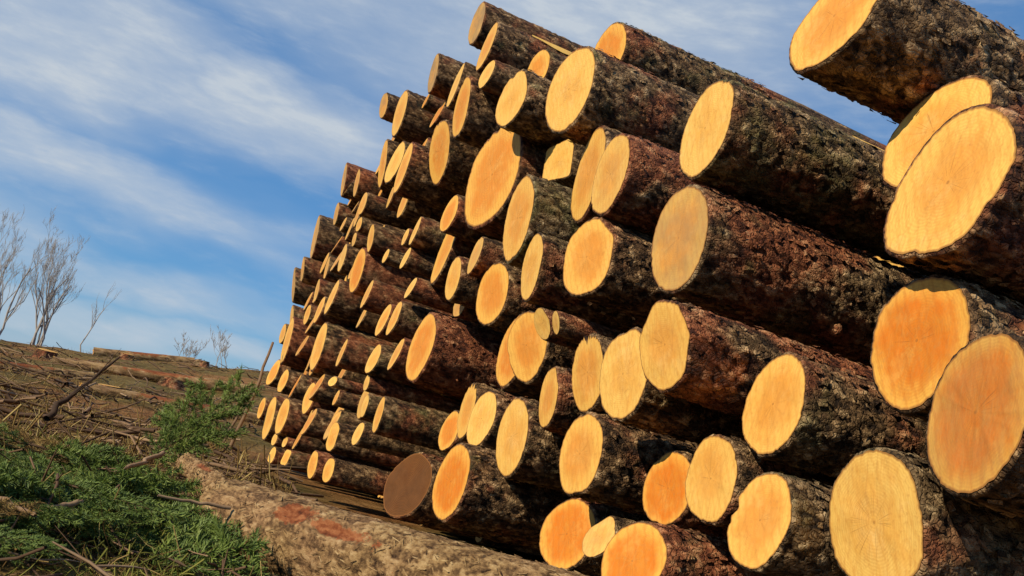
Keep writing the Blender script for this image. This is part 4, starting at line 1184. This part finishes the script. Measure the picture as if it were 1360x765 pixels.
def stick(name, pts, radii, mat, label, cat='stick', forks=0, seed=1, cell=0.6):
    rg = np.random.default_rng(seed)
    pts = np.array(pts, float)
    base = pts[0].copy()
    t = np.linspace(0, 1, 10)
    pth = np.stack([np.interp(t, np.linspace(0, 1, len(pts)), pts[:, k]) for k in range(3)], 1) - base
    L = np.linalg.norm(pth[-1])
    pth[1:-1] += rg.normal(0, (0.004 if 'pole' in name else 0.010) * L, (8, 3))
    rad = np.interp(t, np.linspace(0, 1, len(radii)), radii)
    v, f = tube(pth, rad, 8)
    pl = Pile()
    pl.add(v, f, 0, cell)
    o = link(name, pl.mesh(name, [mat], True), loc=tuple(base))
    tag(o, label, cat)
    for k in range(forks):
        u = rg.uniform(0.35, 0.95)
        c = np.array([np.interp(u, t, pth[:, q]) for q in range(3)])
        dr = (pth[-1] / L) * 0.5 + rg.normal(0, 0.5, 3)
        l = L * rg.uniform(0.15, 0.35)
        q = np.linspace(0, 1, 4)
        v, f = tube(c + dr * (q * l)[:, None], rad[-1] * 0.7 * (1 - 0.8 * q), 5)
        p2 = Pile()
        p2.add(v, f, 0, cell)
        link('side_branch', p2.mesh('side_branch', [mat], True), o)
    return o


stick('fallen_branch', [(-0.23, 5.75, 0.17), (-0.141, 6.0, 0.331), (0.025, 6.5, 0.591)], (0.020, 0.012, 0.006), MAT_TWIG, 'dark bare branch sticking up from the ground at the left', 'branch', 4, 2, 0.05)
stick('stick', [(0.30, 4.25, 0.24), (0.12, 3.9, 0.15)], (0.010, 0.008), MAT_TWIG, 'pale straight stick lying over the green boughs in the middle of the brash', 'stick', 0, 3, 0.95)
stick('stick', [(0.04, 3.05, 0.14), (-0.06, 2.95, 0.11)], (0.009, 0.007), MAT_TWIG, 'short pale stick in the brash near the lower left corner', 'stick', 0, 4, 0.95)
stick('stick', [(0.47, 3.15, 0.20), (0.24, 3.08, 0.20)], (0.006, 0.004), MAT_TWIG, 'thin pale twig lying across the moss beside the fallen log', 'twig', 0, 5, 1.0)
stick('stick', [(-0.32, 3.0, 0.14), (-0.06, 2.72, 0.13)], (0.008, 0.006), MAT_TWIG, 'grey-brown stick along the bottom edge at the left', 'stick', 1, 6, 0.8)
stick('leaning_pole', [(1.27, 9.75, -0.05), (1.36, 9.80, 0.55), (1.45, 10.2, 1.174)], (0.020, 0.017, 0.013), MAT_TWIG, 'thin bare pole leaning on the far left end of the stack', 'pole', 0, 7, 0.75)
stick('leaning_pole', [(1.22, 10.0, -0.05), (1.45, 10.7, 0.70)], (0.016, 0.012), MAT_TWIG, 'shorter thin pole leaning left of the longer one at the far stack end', 'pole', 0, 8, 0.65)


def bough_thing(seed, base, tip, roll, L, label, sides=11):
    p = bough(seed, L, sides, 6)
    v, f, m, c = merged(p)
    root = link('spruce_bough', None, loc=base)
    d = Vector(tip) - Vector(base)
    root.rotation_euler = (d.to_track_quat('X', 'Z').to_matrix() @ Matrix.Rotation(roll, 3, 'X')).to_euler()
    tag(root, label, 'bough', 'larger spruce boughs on the brash heap')
    for nm, k, mt in (('stem', 0, MAT_TWIG), ('needles', 1, MAT_NEEDLE)):
        ff = f[m == k]
        used = np.unique(ff)
        mp = np.zeros(len(v), int)
        mp[used] = np.arange(len(used))
        link(nm, mesh_from(nm, v[used], mp[ff], mt, {'cell': c[used]}, False), root)
    return root


bough_thing(501, (0.36, 5.4, 0.12), (0.68, 5.65, 0.70), 0.4, 0.68, 'green spruce bough standing up from the brash left of the stack foot', 9)
bough_thing(502, (0.30, 5.2, 0.10), (0.50, 5.15, 0.36), 1.2, 0.36, 'small drooping spruce bough beside the upright one', 9)
bough_thing(503, (-0.2, 4.5, 0.12), (0.15, 4.4, 0.22), 0.2, 0.42, 'flat bluish-green spruce bough lying at the back of the brash heap', 10)
bough_thing(504, (0.38, 3.9, 0.12), (0.12, 3.6, 0.20), 0.3, 0.5, 'dense green spruce bough in the middle of the brash near the fallen log end', 11)
bough_thing(505, (-0.05, 3.2, 0.12), (-0.3, 3.0, 0.20), 0.1, 0.45, 'green spruce bough at the lower left edge of the brash', 10)

bough_thing(506, (0.12, 3.12, 0.06), (0.52, 3.18, 0.20), 0.2, 0.42, 'green bough lapping over the left end of the thick fallen log', 9)
bough_thing(507, (0.22, 2.86, 0.04), (0.55, 2.86, 0.14), 0.5, 0.34, 'green bough against the near side of the thick fallen log', 9)


# ------------------------------------------------------------------ stumps and stray logs on the field
def stump(azd_, dist, r, h, label, seed, tone=0.2):
    a = math.radians(azd_)
    x, y = dist * math.sin(a), dist * math.cos(a)
    z = float(terrain_height([x], [y])[0]) - 0.03
    rg = np.random.default_rng(seed)
    root = link('stump', None, loc=(x, y, z))
    tag(root, label, 'stump')
    ns = 28
    th = np.linspace(0, 2 * np.pi, ns, endpoint=False)
    prof = 1 + 0.06 * np.cos(3 * th + rg.uniform(0, 6)) + 0.05 * np.cos(5 * th + rg.uniform(0, 6))
    hs = np.array((0, 0.25, 0.5, 0.75, 1.0))
    fl = np.array((1.5, 1.2, 1.07, 1.0, 0.97))
    top = 1 + 0.06 * np.cos(th + rg.uniform(0, 6))
    V = np.stack([(r * fl[:, None] * prof ** 1.5 * np.cos(th)), (r * fl[:, None] * prof ** 1.5 * np.sin(th)), h * hs[:, None] * top[None]], -1)
    i = np.arange(4)[:, None] * ns
    j = np.arange(ns)[None]
    j2 = (j + 1) % ns
    Q = np.stack([i + j, i + j2, i + ns + j2, i + ns + j], -1).reshape(-1, 4)
    link('bark', mesh_from('bark', V.reshape(-1, 3), Q, MAT_BARK, {'cell': rg.uniform(0, 1, ns * 5)}), root, (0.5, 0.2, 0.4, 1))
    rim = V[-1]
    cf = np.concatenate([[rim.mean(0)], rim]) + np.array((0, 0, 0.003))
    link('cut_face', mesh_from('cut_face', cf, [(0, 1 + k, 1 + (k + 1) % ns) for k in range(ns)], MAT_WOOD, {'rad': np.concatenate([[0], np.ones(ns) * 0.97])}), root, (tone, 0.1, 0, 1))


stump(4.6, 33, 0.24, 0.22, 'pale fresh stump on the ridge just left of the stack', 1, 0.1)
stump(0.6, 34, 0.20, 0.22, 'reddish stump on the ridge above the dark bare branch', 2, 0.5)
stump(-3.4, 24, 0.22, 0.28, 'small stump on the slope below the bare tree clump', 3, 0.4)
stump(0.2, 15, 0.16, 0.16, 'low stump in the middle of the brown slope', 4, 0.4)
stump(-1.4, 22, 0.20, 0.25, 'brown stump between the bare trees and the dark branch', 5, 0.6)
stump(3.4, 20, 0.22, 0.22, 'low stump on the slope left of the upright spruce bough', 6, 0.3)


def stray_log(azd_, dist, length, r, turn, label, seed):
    a = math.radians(azd_)
    x, y = dist * math.sin(a), dist * math.cos(a)
    d = np.array((math.cos(turn), math.sin(turn)))
    p0 = np.array((x, y)) - d * length / 2
    p1 = np.array((x, y)) + d * length / 2
    z0, z1 = terrain_height([p0[0], p1[0]], [p0[1], p1[1]])
    fallen_log('log', (p0[0], p0[1], z0 + r * 0.7), (p1[0], p1[1], z1 + r * 0.7), r, r * 1.15, seed, label, ns=20, step=0.12, patches=[(length / 2, 2.0, length / 4, 1.0, 0.8)], plate_amp=0.02)


stray_log(1.6, 36, 3.4, 0.15, 0.1, 'pale log lying along the ridge line above the dark branch', 61)
stray_log(2.6, 21, 4.0, 0.11, -0.05, 'long brown log lying across the slope left of the stack', 62)
stray_log(-4.2, 17, 2.2, 0.09, 0.25, 'short brown log on the slope at the left frame edge', 63)
stray_log(4.2, 14, 2.6, 0.08, 0.12, 'thin log on the slope behind the upright spruce bough', 64)


# ------------------------------------------------------------------ bare trees on the ridge
def bare_tree(name, azd_, dist, height, seed, label, stems=1, lean=0.0, spread=0.5, levels=4, cat='tree', group=None, twig=0.006):
    rg = np.random.default_rng(seed)
    a = math.radians(azd_)
    x, y = dist * math.sin(a), dist * math.cos(a)
    z = float(terrain_height([x], [y])[0]) - 0.08
    root = link(name, None, loc=(x, y, z))
    tag(root, label, cat, group)
    trunk, crown = Pile(), Pile()

    def grow(p, d, l, r, lev, pile):
        n = 6
        pts = [p]
        q = p.copy()
        dd = d.copy()
        for _ in range(n - 1):
            dd = dd + rg.normal(0, 0.17, 3) + np.array((0, 0, 0.05))
            dd /= np.linalg.norm(dd)
            q = q + dd * l / (n - 1)
            pts.append(q.copy())
        pts = np.array(pts)
        r1 = max(r * 0.45, twig * 0.6)
        v, f = tube(pts, np.linspace(r, r1, n), 6 if lev == 0 else 4)
        pile.add(v, f, 0, rg.uniform(0.1, 0.9))
        if lev >= levels:
            return
        nb = rg.integers(4, 7) if lev == 0 else rg.integers(3, 5)
        for k in range(nb):
            u = rg.uniform(0.3 if lev else 0.25, 1.0)
            c = np.array([np.interp(u, np.linspace(0, 1, n), pts[:, m]) for m in range(3)])
            side = rg.normal(size=3)
            side[2] *= 0.3
            side /= np.linalg.norm(side)
            nd = dd * 0.75 + side * spread + np.array((0, 0, 0.6))
            nd /= np.linalg.norm(nd)
            grow(c, nd, l * rg.uniform(0.38, 0.6), max(r * (1 - 0.6 * u) * 0.5, twig), lev + 1, crown)

    for s in range(stems):
        off = rg.normal(0, 0.22, 3) * (stems > 1)
        off[2] = 0
        d = np.array((lean + rg.normal(0, 0.06) * (stems > 1), rg.normal(0, 0.05), 1.0))
        grow(off, d / np.linalg.norm(d), height * rg.uniform(0.62, 0.85), height * 0.011, 0, trunk)
    link('trunk', trunk.mesh('trunk', [MAT_TREE], True), root)
    link('crown', crown.mesh('crown', [MAT_TREE], True), root)


G_TREES = 'bare trees along the ridge'
bare_tree('bare_tree', -4.0, 46, 4.3, 1, 'many-stemmed bare grey tree standing on the ridge at the left', 7, 0.03, 0.26, 4, group=G_TREES, twig=0.004)
bare_tree('bare_tree', -6.2, 44, 4.9, 2, 'tall bare tree cut by the left frame edge on the ridge', 4, 0.0, 0.26, 4, group=G_TREES, twig=0.004)
bare_tree('bare_tree', -1.7, 44, 3.2, 3, 'single thin sapling right of the many-stemmed bare tree', 1, 0.05, 0.2, 2, group=G_TREES, twig=0.005)
bare_tree('bare_tree', 5.6, 42, 1.7, 4, 'low wispy sapling on the ridge beside the far end of the stack', 3, 0.0, 0.5, 3, group=G_TREES, twig=0.006)
bare_tree('bare_tree', 3.9, 43, 1.3, 5, 'low twiggy shrub on the ridge left of the wispy sapling', 4, 0.1, 0.7, 3, group=G_TREES, twig=0.006)
